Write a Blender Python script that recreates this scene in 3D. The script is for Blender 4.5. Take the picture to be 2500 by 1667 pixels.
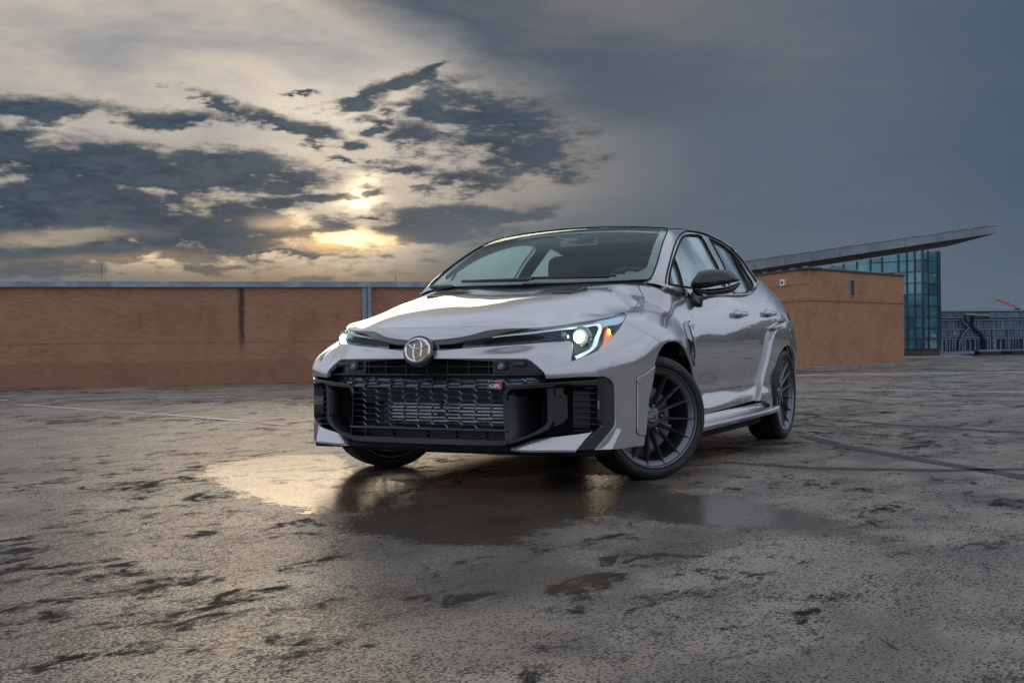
import bpy, math, random
import numpy as np
from mathutils import Vector, Matrix
from mathutils.geometry import delaunay_2d_cdt
for o in list(bpy.data.objects):
    bpy.data.objects.remove(o)
scene = bpy.context.scene
COL = scene.collection
rng = random.Random(7)

# ---------------------------------------------------------------- camera
YAW = 3.60610699
cam_data = bpy.data.cameras.new('camera')
cam = bpy.data.objects.new('camera', cam_data)
COL.objects.link(cam)
scene.camera = cam
cam_data.sensor_width = 36.0
cam_data.lens = 40.877
cam_data.clip_start = 0.05
cam_data.clip_end = 2000
_p, _r = -0.00045603, -0.01071525
_f = Vector((math.cos(YAW)*math.cos(_p), math.sin(YAW)*math.cos(_p), math.sin(_p)))
_rt = _f.cross(Vector((0, 0, 1))).normalized()
_up = _rt.cross(_f)
_x = _rt*math.cos(_r)+_up*math.sin(_r)
_y = -_rt*math.sin(_r)+_up*math.cos(_r)
cam.matrix_world = Matrix(((_x[0], _y[0], -_f[0], 5.78366), (_x[1], _y[1], -_f[1], 2.92607), (_x[2], _y[2], -_f[2], 0.72686), (0, 0, 0, 1)))

# ---------------------------------------------------------------- render look
scene.view_settings.view_transform = 'Standard'
scene.view_settings.look = 'None'
scene.view_settings.exposure = 0.0
scene.view_settings.gamma = 1.0
scene.view_settings.use_curve_mapping = False
scene.cycles.use_denoising = True
scene.cycles.max_bounces = 8
scene.cycles.transparent_max_bounces = 16
scene.cycles.sample_clamp_indirect = 6.0

# ---------------------------------------------------------------- world: broken evening clouds over a low sun
SUN_AZ = -0.125            # radians right of the camera's heading
SUN_EL = 0.115
class NT:
    """small helper that builds node maths from python expressions"""
    def __init__(s, tree):
        s.t = tree; s.n = tree.nodes; s.l = tree.links
    def node(s, typ, **kw):
        n = s.n.new(typ)
        for k, v in kw.items():
            setattr(n, k, v)
        return n
    def put(s, sock, v):
        if isinstance(v, X): v = v.s
        if isinstance(v, bpy.types.NodeSocket):
            s.l.new(v, sock)
        elif v is not None:
            if hasattr(sock.default_value, '__len__') and not hasattr(v, '__len__'):
                v = [v]*len(sock.default_value)
            if hasattr(v, '__len__') and sock.type == 'RGBA' and len(v) == 3:
                v = (*v, 1)
            sock.default_value = v
    def m(s, op, a, b=None, c=None, clamp=False):
        n = s.node('ShaderNodeMath', operation=op, use_clamp=clamp)
        for i, v in enumerate((a, b, c)):
            if v is not None: s.put(n.inputs[i], v)
        return X(s, n.outputs[0])
    def smooth(s, x, a, b):
        n = s.node('ShaderNodeMapRange', interpolation_type='SMOOTHSTEP')
        s.put(n.inputs[0], x); s.put(n.inputs[1], a); s.put(n.inputs[2], b)
        n.inputs[3].default_value = 0; n.inputs[4].default_value = 1
        return X(s, n.outputs[0])
    def mix(s, a, b, f, mode='MIX'):
        n = s.node('ShaderNodeMix', data_type='RGBA', blend_type=mode)
        s.put(n.inputs[0], f); s.put(n.inputs[6], a); s.put(n.inputs[7], b)
        return n.outputs[2]
    def noise(s, vec, scale, detail=5, rough=.5, dist=0.0, out=0):
        n = s.node('ShaderNodeTexNoise')
        s.put(n.inputs['Vector'], vec); n.inputs['Scale'].default_value = scale
        n.inputs['Detail'].default_value = detail; n.inputs['Roughness'].default_value = rough
        n.inputs['Distortion'].default_value = dist
        return X(s, n.outputs[out])
    def vec(s, x, y, z):
        n = s.node('ShaderNodeCombineXYZ')
        for i, v in enumerate((x, y, z)): s.put(n.inputs[i], v)
        return n.outputs[0]
    def ramp(s, f, stops):
        n = s.node('ShaderNodeValToRGB')
        cr = n.color_ramp
        while len(cr.elements) > 1: cr.elements.remove(cr.elements[-1])
        cr.elements[0].position = stops[0][0]; cr.elements[0].color = (*stops[0][1], 1)
        for p, c in stops[1:]:
            e = cr.elements.new(p); e.color = (*c, 1)
        s.put(n.inputs[0], f)
        return n.outputs[0]
class X:
    def __init__(s, nt, sock): s.nt = nt; s.s = sock
    def __add__(s, o): return s.nt.m('ADD', s, o)
    __radd__ = __add__
    def __sub__(s, o): return s.nt.m('SUBTRACT', s, o)
    def __rsub__(s, o): return s.nt.m('SUBTRACT', o, s)
    def __mul__(s, o): return s.nt.m('MULTIPLY', s, o)
    __rmul__ = __mul__
    def __truediv__(s, o): return s.nt.m('DIVIDE', s, o)
    def max(s, o): return s.nt.m('MAXIMUM', s, o)
    def min(s, o): return s.nt.m('MINIMUM', s, o)
    def abs(s): return s.nt.m('ABSOLUTE', s)
    def clamp(s): return s.nt.m('ADD', s, 0.0, clamp=True)

world = bpy.data.worlds.new('World')
scene.world = world
world.use_nodes = True
W = NT(world.node_tree)
W.n.clear()
tc = W.node('ShaderNodeTexCoord')
mp = W.node('ShaderNodeVectorRotate', rotation_type='Z_AXIS')
W.l.new(tc.outputs['Generated'], mp.inputs['Vector'])
mp.inputs['Angle'].default_value = math.pi/2-YAW
sep = W.node('ShaderNodeSeparateXYZ')
W.l.new(mp.outputs[0], sep.inputs[0])
dx, dy, dz = (X(W, sep.outputs[i]) for i in range(3))
az = W.m('ARCTAN2', dx, dy)
el = W.m('ARCSINE', dz)
nv = W.vec(dx, dy, dz*3.1)                       # clouds lie flat: squash the noise vertically
nbig = W.noise(nv, 2.6, 6, .55)
nmid = W.noise(nv, 9.0, 8, .60, .3)
nfin = W.noise(nv, 26.0, 7, .62)
nw1 = W.noise(W.vec(dx, dy, dz*2.0), 7.0, 4, .5)
nw2 = W.noise(W.vec(dx+3.1, dy, dz*2.0), 7.0, 4, .5)
nhi = W.noise(nv, 70.0, 6, .6)
fbm = nmid*.42+nfin*.40+nhi*.18
wa = az+(nw1-.5)*.10+(nmid-.5)*.07+(nfin-.5)*.035
we = el+(nw2-.5)*.040+(nmid-.5)*.030+(nfin-.5)*.022
# cloud banks: heading and elevation (radians), radii, tilt
S = {
 '_blobs': [[-0.3683,0.1384,0.1515,0.0204,0.0349],[-0.296,0.1312,0.1479,0.0176,0.0698],[-0.2369,0.1477,0.0528,0.0155,0.0],[-0.3687,0.0996,0.1479,0.0317,0.0],[-0.2965,0.0879,0.1409,0.0211,-0.0698],[-0.2374,0.1022,0.0634,0.0176,-0.1047],[-0.1916,0.1395,0.0335,0.0162,0.0],[-0.2071,0.1162,0.0458,0.0092,0.0],[-0.3861,0.1806,0.0669,0.0106,0.0698],[-0.4073,0.1589,0.0317,0.0106,0.0],[-0.2826,0.181,0.0669,0.0106,0.0524],[-0.243,0.195,0.0282,0.0063,-0.4538],[-0.203,0.1837,0.0317,0.007,-0.3142],[-0.1742,0.176,0.0299,0.0092,-0.1745],[-0.1326,0.2079,0.0317,0.0092,0.2443],[-0.0994,0.2174,0.0247,0.0063,0.3142],[-0.0714,0.226,0.0211,0.0035,0.1745],[-0.0682,0.1958,0.0423,0.0106,0.0],[-0.012,0.1888,0.0669,0.0254,-0.1047],[-0.0229,0.1616,0.074,0.0211,0.0],[-0.0859,0.1754,0.0423,0.0148,-0.1396],[-0.1172,0.1836,0.0211,0.007,-0.2618],[-0.0793,0.1411,0.0264,0.007,-0.0873],[-0.0373,0.1341,0.0458,0.012,0.0],[-0.17,0.0916,0.0599,0.0046,0.0524],[-0.1559,0.1236,0.0352,0.0053,0.0],[-0.0868,0.0962,0.0986,0.0162,0.0698],[-0.2511,0.063,0.0282,0.0035,0.0],[-0.3933,0.0665,0.0634,0.0092,0.0873],[-0.184,0.2081,0.0127,0.0025,0.0],[-0.1452,0.1568,0.012,0.0028,-0.1745],[-0.0164,0.1097,0.0634,0.0077,0.0873],[-0.1382,0.1698,0.0176,0.0049,0.0],[-0.1109,0.1273,0.0141,0.0049,0.0],[-0.1906,0.0753,0.0423,0.0042,0.0],[-0.1285,0.1014,0.0211,0.0028,0.0],[-0.375,0.0782,0.0916,0.012,0.0524],[-0.2837,0.0729,0.0916,0.007,0.0349],[-0.4083,0.0631,0.0704,0.0063,0.0]],
 '_glows': {'sun':[-0.1248,0.1245,0.0162,0.0141],'g1':[-0.1453,0.0851,0.037,0.007],'g2':[-0.1937,0.101,0.0264,0.0056],'g3':[-0.155,0.2015,0.081,0.0387],'band':[-0.3127,0.0703,0.1057,0.0056],'b2':[-0.378,0.0879,0.0528,0.0042],'warm':[-0.2178,0.0587,0.1338,0.012],'halo':[-0.1354,0.11,0.1479,0.0704]},
}
SKY_BLOBS = S['_blobs']
dens = None
for a0, e0, ra, re, rot in SKY_BLOBS:
    c, s_ = math.cos(rot), math.sin(rot)
    ux = (wa-a0); uy = (we-e0)
    p = (ux*c+uy*s_)*(1/ra); q = (uy*c-ux*s_)*(1/re)
    r = W.m('SQRT', p*p+q*q)
    d = 1.25-r
    dens = d if dens is None else dens.max(d)
dens = dens.max(-2.5)
cover = dens+(fbm-.5)*7.0+W.smooth(az, -.10, -.25)*W.smooth(el, .175, .13)*.22
dark = W.smooth(cover, -.12, .78)*.97
G = S['_glows']
def glow(k, pw=1.0, wx=0.35):
    a0, e0, ra, re = G[k]
    p = (az+(wa-az)*wx-a0)*(1/ra); q = (el+(we-el)*wx-e0)*(1/re)
    return W.m('EXPONENT', (p*p+q*q)*-pw)
# colours
left = W.ramp(nbig*.5+nmid*.5, [(.34, (.25, .265, .285)), (.46, (.39, .375, .36)), (.56, (.55, .49, .42)), (.70, (.66, .58, .48))])
low_warm = W.smooth(el, .20, .05)*W.smooth(az, .12, -.15)
left = W.mix(left, (.50, .405, .29), low_warm*.6)
right = W.ramp(nbig*.6+nmid*.4, [(.30, (.082, .112, .155)), (.50, (.105, .138, .178)), (.72, (.150, .165, .185))])
right = W.mix(right, (.060, .093, .160), W.smooth(az, .22, .48)*.8)
right = W.mix(right, (.112, .158, .205), W.smooth(el, .13, .02)*.6)
base = W.mix(left, right, W.smooth(az+(nbig-.5)*.22+(nmid-.5)*.12+(el-.12)*-.25, -.09, .11))
mid = W.mix(base, (.24, .225, .21), W.smooth(az, -.10, .0)*W.smooth(az, .19, .05)*W.smooth(el, .24, .17)*W.smooth(el, .08, .13)*.45)
ac = az.min(.2).max(-.30)
edge = .2139+ac*-.345+ac*ac*.974
above = el-edge+(nbig-.5)*.11+(nmid-.5)*.075+(nfin-.5)*.02
deckm = W.smooth(above, -.028, .040)*W.smooth(az+(nmid-.5)*.12, -.27, -.08)*W.smooth(az, .42, .16)
deck = W.mix((.074, .102, .138), (.185, .178, .180), W.smooth(above+(nmid-.5)*.04, .02, .12))
deck = W.mix(deck, right, W.smooth(az, .02, .30)*.8)
col = W.mix(mid, deck, deckm)
edge_col = W.mix((.150, .150, .150), W.mix((.018, .042, .076), (.052, .082, .114), W.smooth(nfin*.55+nhi*.45+(nmid-.5)*.5, .38, .64)), W.smooth(cover, .05, .95))
col = W.mix(col, edge_col, dark)
# grey bank low over the skyline, and the haze to the right of the sun
bank = W.smooth(az+(nmid-.5)*.14, -.13, -.03)*W.smooth(el+(nmid-.5)*.05, .135, .085)
col = W.mix(col, (.105, .132, .160), bank*.85*W.smooth(az, .26, .05))
lowb = W.smooth(el+(nmid-.5)*.024+(nfin-.5)*.012, .074, .052)
col = W.mix(col, W.mix((.098, .123, .150), (.215, .165, .120), W.smooth((az+.17+(nmid-.5)*.2).abs(), .30, .0)), lowb*.85*W.smooth(az, .10, -.02))
# light of the hidden sun
def addc(c, rgb, f): return W.mix(c, rgb, f, 'ADD')
thin = (1.0-dark*.93)*(1.0-lowb*.8)*(1.0-bank*.8)
col = addc(col, (2.0, 1.5, .85), glow('sun', 1.0, .8)*(1.0-dark*.85))
col = addc(col, (1.9, 1.15, .42), glow('g1', 1.0, .45)*(1.0-dark*.45))
col = addc(col, (1.1, .74, .36), glow('g2', 1.0, .5)*(1.0-dark*.5))
col = addc(col, (.20, .17, .125), glow('g3', 1.0, .2)*thin)
col = addc(col, (.42, .26, .10), glow('band', 1.0, .8)*(1.0-dark*.6))
col = addc(col, (.30, .22, .13), glow('b2', 1.0, .8))
col = addc(col, (.10, .060, .022), glow('warm', 1.0, .4)*thin)
col = addc(col, (.20, .145, .08), glow('halo', 1.0, .3)*thin)
# away from the sun: high pale overcast with soft structure
pale = W.ramp(nbig*.7+nmid*.3, [(.28, (.46, .53, .66)), (.52, (.70, .77, .91)), (.72, (.92, .97, 1.05))])
away = W.smooth(az.abs()+(nbig-.5)*.22+(nmid-.5)*.12, .42, .72).max(W.smooth(el, .34, .62))
col = W.mix(col, pale, away)
sky = W.node('ShaderNodeTexSky', sky_type='NISHITA')
sky.sun_disc = False
sky.sun_elevation = SUN_EL
sun_world_az = YAW-SUN_AZ                       # heading of the sun in the ground plane
sky.sun_rotation = math.pi/2-sun_world_az
bg_cloud = W.node('ShaderNodeBackground'); W.put(bg_cloud.inputs[0], col); bg_cloud.inputs[1].default_value = 1.0
bg_sky = W.node('ShaderNodeBackground'); W.l.new(sky.outputs[0], bg_sky.inputs[0]); bg_sky.inputs[1].default_value = 0.05
addn = W.node('ShaderNodeMixShader'); addn.inputs[0].default_value = .010
W.l.new(bg_cloud.outputs[0], addn.inputs[1]); W.l.new(bg_sky.outputs[0], addn.inputs[2])
wout = W.node('ShaderNodeOutputWorld')
W.l.new(addn.outputs[0], wout.inputs[0])

# ---------------------------------------------------------------- sun behind thin cloud
sun_data = bpy.data.lights.new('sun', 'SUN')
sun_data.energy = 0.5
sun_data.angle = math.radians(26)
sun_data.color = (1.0, .78, .52)
sun = bpy.data.objects.new('sun', sun_data)
COL.objects.link(sun)
sd = Vector((math.cos(sun_world_az)*math.cos(SUN_EL), math.sin(sun_world_az)*math.cos(SUN_EL), math.sin(SUN_EL)))
sun.rotation_euler = sd.to_track_quat('Z', 'Y').to_euler()
sun.location = sd*50
# ---------------------------------------------------------------- helpers
def link(o, parent=None):
    COL.objects.link(o)
    if parent is not None: o.parent = parent
    return o
def tag(o, label=None, cat=None, group=None, kind=None):
    if label: o['label'] = label
    if cat: o['category'] = cat
    if group: o['group'] = group
    if kind: o['kind'] = kind
    return o
def thing(name, label, cat, loc=(0, 0, 0), group=None, rotz=0):
    o = bpy.data.objects.new(name, None)
    o.location = loc; o.rotation_euler = (0, 0, rotz)
    return tag(link(o), label, cat, group)
def mesh(name, V, F, mats, parent=None, normals=None, mi=None, smooth=False, loc=None):
    me = bpy.data.meshes.new(name)
    me.from_pydata([tuple(map(float, v)) for v in V], [], [tuple(f) for f in F])
    if not isinstance(mats, (list, tuple)): mats = [mats]
    for m in mats: me.materials.append(m)
    if mi is not None: me.polygons.foreach_set('material_index', mi)
    if smooth or normals is not None:
        me.polygons.foreach_set('use_smooth', [True]*len(me.polygons))
    me.update()
    if normals is not None:
        me.normals_split_custom_set_from_vertices([tuple(map(float, n)) for n in normals])
    o = bpy.data.objects.new(name, me)
    if loc is not None: o.location = loc
    return link(o, parent)
class MB:
    """collects simple shapes into one mesh"""
    def __init__(s): s.v = []; s.f = []
    def add(s, V, F):
        k = len(s.v); s.v += [tuple(v) for v in V]; s.f += [tuple(i+k for i in f) for f in F]; return s
    def box(s, a, b, bev=0.0):
        (x0, y0, z0), (x1, y1, z1) = a, b
        if bev <= 0:
            V = [(x, y, z) for x in (x0, x1) for y in (y0, y1) for z in (z0, z1)]
            return s.add(V, [(0,1,3,2),(4,6,7,5),(0,4,5,1),(2,3,7,6),(0,2,6,4),(1,5,7,3)])
        V = []; F = []
        xs = ((x0, x0+bev), (x1, x1-bev)); ys = ((y0, y0+bev), (y1, y1-bev)); zs = ((z0, z0+bev), (z1, z1-bev))
        idx = {}
        for i in (0, 1):
            for j in (0, 1):
                for k in (0, 1):
                    for ax in range(3):
                        p = [xs[i][1], ys[j][1], zs[k][1]]; p[ax] = (xs[i], ys[j], zs[k])[ax][0]
                        idx[i, j, k, ax] = len(V); V.append(p)
        c = lambda i, j, k, a: idx[i, j, k, a]
        for i in (0, 1):
            q = [c(i,0,0,0), c(i,1,0,0), c(i,1,1,0), c(i,0,1,0)]; F.append(q if i else q[::-1])
            q = [c(0,i,0,1), c(1,i,0,1), c(1,i,1,1), c(0,i,1,1)]; F.append(q[::-1] if i else q)
            q = [c(0,0,i,2), c(1,0,i,2), c(1,1,i,2), c(0,1,i,2)]; F.append(q if i else q[::-1])
        for i in (0, 1):
            for j in (0, 1):
                e = [c(i,j,0,0), c(i,j,1,0), c(i,j,1,1), c(i,j,0,1)]; F.append(e if (i+j) % 2 else e[::-1])
                e = [c(i,0,j,0), c(i,1,j,0), c(i,1,j,2), c(i,0,j,2)]; F.append(e[::-1] if (i+j) % 2 else e)
                e = [c(0,i,j,1), c(1,i,j,1), c(1,i,j,2), c(0,i,j,2)]; F.append(e if (i+j) % 2 else e[::-1])
                for k in (0, 1):
                    t = [c(i,j,k,0), c(i,j,k,1), c(i,j,k,2)]; F.append(t if (i+j+k) % 2 else t[::-1])
        return s.add(V, F)
    def prism(s, poly, z0, z1):
        n = len(poly); V = [(x, y, z0) for x, y in poly]+[(x, y, z1) for x, y in poly]
        F = [tuple(range(n))[::-1], tuple(range(n, 2*n))]+[(i, (i+1) % n, n+(i+1) % n, n+i) for i in range(n)]
        return s.add(V, F)
    def hexa(s, p):   # 8 corner points: bottom ring then top ring
        return s.add(p, [(3,2,1,0),(4,5,6,7),(0,1,5,4),(1,2,6,5),(2,3,7,6),(3,0,4,7)])
    def bar(s, a, b, w, h, up=(0, 0, 1)):
        a = Vector(a); b = Vector(b); t = (b-a).normalized(); u = Vector(up); sd = t.cross(u).normalized()*w/2; u = sd.cross(t).normalized()*h/2
        return s.hexa([a-sd-u, a+sd-u, b+sd-u, b-sd-u, a-sd+u, a+sd+u, b+sd+u, b-sd+u])
    def tube(s, pts, r, n=8, closed=False, ry=None):
        P = [Vector(p) for p in pts]; m = len(P); V = []; F = []
        ref = Vector((0, 0, 1))
        for i in range(m):
            a = P[i-1] if (closed or i > 0) else P[0]; b = P[(i+1) % m] if (closed or i < m-1) else P[-1]
            t = (b-a).normalized()
            sd = t.cross(ref)
            if sd.length < 1e-3: sd = t.cross(Vector((0, 1, 0)))
            sd.normalize(); u = sd.cross(t)
            rr = r[i] if hasattr(r, '__len__') else r
            r2 = rr if ry is None else ry
            for k in range(n):
                an = 2*math.pi*k/n
                V.append(P[i]+sd*math.cos(an)*rr+u*math.sin(an)*r2)
        for i in range(m if closed else m-1):
            for k in range(n):
                a, b = i*n+k, i*n+(k+1) % n; c, d = ((i+1) % m)*n+(k+1) % n, ((i+1) % m)*n+k
                F.append((a, b, c, d))
        if not closed:
            F.append(tuple(range(n))[::-1]); F.append(tuple(range((m-1)*n, m*n)))
        return s.add(V, F)
    def lathe(s, prof, seg=48, axis='Y', cap=False):
        V = []; F = []; k = len(prof)
        for i in range(seg):
            a = 2*math.pi*i/seg
            for r, h in prof:
                V.append((r*math.cos(a), h, r*math.sin(a)) if axis == 'Y' else ((h, r*math.cos(a), r*math.sin(a)) if axis == 'X' else (r*math.cos(a), r*math.sin(a), h)))
        for i in range(seg):
            j = (i+1) % seg
            for q in range(k-1):
                F.append((i*k+q, i*k+q+1, j*k+q+1, j*k+q))
        return s.add(V, F)
    def loft(s, rows, closed=False):
        n = len(rows[0]); V = [p for r in rows for p in r]; F = []
        for i in range(len(rows)-1):
            for j in range(n if closed else n-1):
                F.append((i*n+j, i*n+(j+1) % n, (i+1)*n+(j+1) % n, (i+1)*n+j))
        return s.add(V, F)
    def mirrored(s):
        r = MB(); r.v = [(x, -y, z) for x, y, z in s.v]; r.f = [f[::-1] for f in s.f]; return r
    def build(s, name, mats, parent=None, smooth=False, loc=None):
        o = mesh(name, s.v, s.f, mats, parent, smooth=smooth, loc=loc)
        if smooth:
            o.data.set_sharp_from_angle(angle=math.radians(35))
        return o
def resample(P, step, closed=True):
    P = np.asarray(P, float); out = []
    n = len(P)
    for i in range(n if closed else n-1):
        a, b = P[i], P[(i+1) % n]; L = np.linalg.norm(b-a)
        if L < 1e-6: continue
        k = max(1, int(math.ceil(L/step)))
        for j in range(k): out.append(a+(b-a)*j/k)
    if not closed: out.append(P[-1])
    return np.array(out)
def area2(P): 
    x, y = P[:, 0], P[:, 1]
    return (x*np.roll(y, -1)-np.roll(x, -1)*y).sum()/2
def inset(P, d):
    """move a closed loop inwards (to its left for a counter-clockwise loop)"""
    a = np.roll(P, 1, 0); b = np.roll(P, -1, 0)
    t1 = P-a; t2 = b-P
    t1 /= np.maximum(np.linalg.norm(t1, axis=1, keepdims=True), 1e-9); t2 /= np.maximum(np.linalg.norm(t2, axis=1, keepdims=True), 1e-9)
    n1 = np.c_[-t1[:, 1], t1[:, 0]]; n2 = np.c_[-t2[:, 1], t2[:, 0]]
    n = n1+n2; l = np.linalg.norm(n, axis=1, keepdims=True); n = n/np.maximum(l, .3)
    c = np.clip((n*n1).sum(1, keepdims=True), .5, 1)
    return P+n*d/c
def inside(q, loops):
    c = np.zeros(len(q), bool)
    for P in loops:
        a = P; b = np.roll(P, -1, 0)
        for (x0, y0), (x1, y1) in zip(a, b):
            if y0 == y1: continue
            m = ((y0 > q[:, 1]) != (y1 > q[:, 1]))
            c ^= m & (q[:, 0] < (x1-x0)*(q[:, 1]-y0)/(y1-y0)+x0)
    return c
def surf_normals(surf, uv, sgn_ref=(-1.0, 0, .55), h=1.5e-3):
    du = surf(uv+[h, 0])-surf(uv-[h, 0]); dv = surf(uv+[0, h])-surf(uv-[0, h])
    N = np.cross(du, dv); N /= np.maximum(np.linalg.norm(N, axis=1, keepdims=True), 1e-12)
    P = surf(uv); s = np.sign(((P-np.array(sgn_ref))*N).sum(1).mean())
    return P, N*s, s
def panel(name, parent, mats, surf, loops, off=0.0, gap=.002, depth=.014, step=.016, mirror=False, lining=True, offfun=None, edge=.0016, copies=None):
    """a sheet trimmed out of a surface: rolled edge, thickness, dark lining behind, exact normals"""
    L2 = []
    for k, P in enumerate(loops):
        P = resample(np.array(P, float), step)
        a = area2(P)
        if (a < 0) == (k == 0): P = P[::-1]
        if gap: P = inset(P, gap)
        L2.append(P)
    allp = np.concatenate(L2)
    lo, hi = allp.min(0), allp.max(0)
    gx, gy = np.meshgrid(np.arange(lo[0]+step/2, hi[0], step), np.arange(lo[1]+step/2, hi[1], step), indexing='ij')
    g = np.c_[gx.ravel(), gy.ravel()]
    g = g[inside(g, L2)]
    if len(g):
        keep = np.ones(len(g), bool)
        for k in range(0, len(g), 1500):
            d = ((g[k:k+1500, None]-allp[None])**2).sum(-1).min(1)
            keep[k:k+1500] = d > (.45*step)**2
        g = g[keep]
    pts = np.concatenate([allp, g]) if len(g) else allp
    E = []; b0 = 0
    for P in L2:
        n = len(P); E += [(b0+i, b0+(i+1) % n) for i in range(n)]; b0 += n
    r = delaunay_2d_cdt([Vector(p) for p in pts], E, [], 0, 1e-6)
    uv = np.array([tuple(v) for v in r[0]]); T = np.array(r[2])
    cen = uv[T].mean(1)
    T = T[inside(cen, L2)]
    a = uv[T]; ar = (a[:, 1, 0]-a[:, 0, 0])*(a[:, 2, 1]-a[:, 0, 1])-(a[:, 2, 0]-a[:, 0, 0])*(a[:, 1, 1]-a[:, 0, 1])
    T[ar < 0] = T[ar < 0][:, ::-1]
    T = T[np.abs(ar) > 1e-12]
    P, N, s = surf_normals(surf, uv)
    o = np.full(len(uv), float(off))
    if offfun is not None: o = o+offfun(uv, P)
    P = P+N*o[:, None]
    if s < 0: T = T[:, ::-1]
    # boundary
    cnt = {}
    for t in T:
        for i in range(3):
            e = (t[i], t[(i+1) % 3]); cnt[e] = cnt.get(e, 0)+1
    B = [e for e in cnt if (e[1], e[0]) not in cnt]
    out = np.zeros_like(P)
    for i, j in B:
        t = P[j]-P[i]; l = np.linalg.norm(t)
        if l < 1e-9: continue
        w = np.cross(t/l, N[i]); out[i] += w; out[j] += np.cross(t/l, N[j])
    l = np.linalg.norm(out, axis=1, keepdims=True); out = out/np.maximum(l, 1e-9)
    nv = len(P); V = [P]; NN = [N]; F = [tuple(t) for t in T]; mi = [0]*len(F)
    bi = sorted({i for e in B for i in e}); loc = {v: k for k, v in enumerate(bi)}; nb = len(bi)
    pb, nb_, ob = P[bi], N[bi], out[bi]
    V += [pb-nb_*edge*.5+ob*edge*.7, pb-nb_*depth+ob*edge*.7]
    mid_n = nb_*.45+ob; mid_n /= np.linalg.norm(mid_n, axis=1, keepdims=True)
    NN += [mid_n, ob]
    r1, r2 = nv, nv+nb
    for i, j in B:
        F.append((j, i, r1+loc[i], r1+loc[j])); mi.append(0)
        F.append((r1+loc[j], r1+loc[i], r2+loc[i], r2+loc[j])); mi.append(0)
    if lining:
        k = nv+2*nb
        V.append(P-N*depth); NN.append(-N)
        F += [tuple(k+i for i in t[::-1]) for t in T]; mi += [1]*len(T)
    V = np.concatenate(V); NN = np.concatenate(NN)
    if not isinstance(mats, (list, tuple)): mats = [mats]
    mats = list(mats)
    if lining and len(mats) == 1: mats.append(M['lining'])
    ob1 = mesh(name, V, F, mats, parent, normals=NN, mi=mi)
    if mirror:
        m = mesh(name, V*[1, -1, 1], [f[::-1] for f in F], mats, mirror if not isinstance(mirror, bool) else parent, normals=NN*[1, -1, 1], mi=mi)
        return ob1, m
    return ob1
def seg(*names):
    """join traced segments; a leading '-' reverses"""
    out = []
    for n in names:
        P = np.array(S[n.lstrip('-')], float)
        if n[0] == '-': P = P[::-1]
        if out and np.linalg.norm(out[-1][-1]-P[0]) < .004: P = P[1:]
        out.append(P)
    return np.concatenate(out)
def full(half):
    """close a half loop that starts and ends on the centre line with its mirror image"""
    h = np.array(half, float)
    return np.concatenate([h, (h[::-1])*[-1, 1]])
def both(fn):
    """run a builder for the car's left and right side"""
    return fn(1), fn(-1)
def side_build(mb, name, mats, parent, smooth=False, parent2=None):
    a = mb.build(name, mats, parent, smooth); b = mb.mirrored().build(name, mats, parent2 or parent, smooth)
    return a, b
# ---------------------------------------------------------------- materials
M = {}
def pmat(name, col, rough=.5, metal=0.0, coat=0.0, coat_rough=.03, spec=.5, emit=None, es=1.0):
    m = bpy.data.materials.new(name); m.use_nodes = True
    b = m.node_tree.nodes['Principled BSDF']
    b.inputs['Base Color'].default_value = (*col, 1); b.inputs['Roughness'].default_value = rough
    b.inputs['Metallic'].default_value = metal; b.inputs['Coat Weight'].default_value = coat
    b.inputs['Coat Roughness'].default_value = coat_rough; b.inputs['Specular IOR Level'].default_value = spec
    if emit: b.inputs['Emission Color'].default_value = (*emit, 1); b.inputs['Emission Strength'].default_value = es
    M[name] = m
    return m, NT(m.node_tree), b
def obj_co(T): 
    n = T.node('ShaderNodeTexCoord'); return n.outputs['Object']
def bump(T, b, h, strength, dist):
    n = T.node('ShaderNodeBump'); n.inputs['Strength'].default_value = strength; n.inputs['Distance'].default_value = dist
    T.put(n.inputs['Height'], h); T.l.new(n.outputs[0], b.inputs['Normal'])
def mapped(T, sock, sc):
    n = T.node('ShaderNodeMapping'); T.l.new(sock, n.inputs[0]); n.inputs['Scale'].default_value = sc; return n.outputs[0]
# car
m, T, b = pmat('paint', (.40, .39, .405), .24, .78, 1.0, .02)
b.inputs['Coat IOR'].default_value = 2.05
co = obj_co(T)
fl = T.noise(co, 700, 1, .5); T.put(b.inputs['Base Color'], T.mix((.335, .326, .334), (.430, .417, .424), T.smooth(fl, .40, .62)))
dust = T.noise(co, 3.0, 5, .6); T.put(b.inputs['Roughness'], .28+dust*.08)
m, T, b = pmat('gloss_black', (.006, .0065, .008), .06, 0, 1.0, .02)
pmat('mesh_black', (.17, .205, .245), .18, .8, .6)
pmat('shelf', (.045, .060, .080), .14, .6, .8)
pmat('lamp_back', (.10, .12, .14), .22, .85)
pmat('lamp_mirror', (.62, .68, .74), .16, 1.0)
m, T, b = pmat('satin_black', (.014, .015, .018), .30)
co = obj_co(T); T.put(b.inputs['Roughness'], .24+T.noise(co, 60, 3, .6)*.14)
m, T, b = pmat('matte_black', (.010, .010, .011), .75, spec=.25)
m, T, b = pmat('lining', (.012, .012, .013), .8, spec=.2)
m, T, b = pmat('rubber', (.014, .0145, .016), .52, spec=.4)
co = obj_co(T); T.put(b.inputs['Roughness'], .42+T.noise(co, 14, 5, .65)*.3)
T.put(b.inputs['Base Color'], T.mix((.011, .0115, .013), (.035, .034, .033), T.smooth(T.noise(co, 9, 6, .65), .52, .80)))
pmat('tyre_letter', (.10, .10, .105), .5)
m, T, b = pmat('rim_grey', (.155, .162, .176), .31, .85)
co = obj_co(T); T.put(b.inputs['Roughness'], .32+T.noise(co, 30, 4, .6)*.14)
pmat('rim_barrel', (.028, .030, .034), .45, .6)
pmat('steel', (.45, .44, .42), .28, 1.0)
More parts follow.
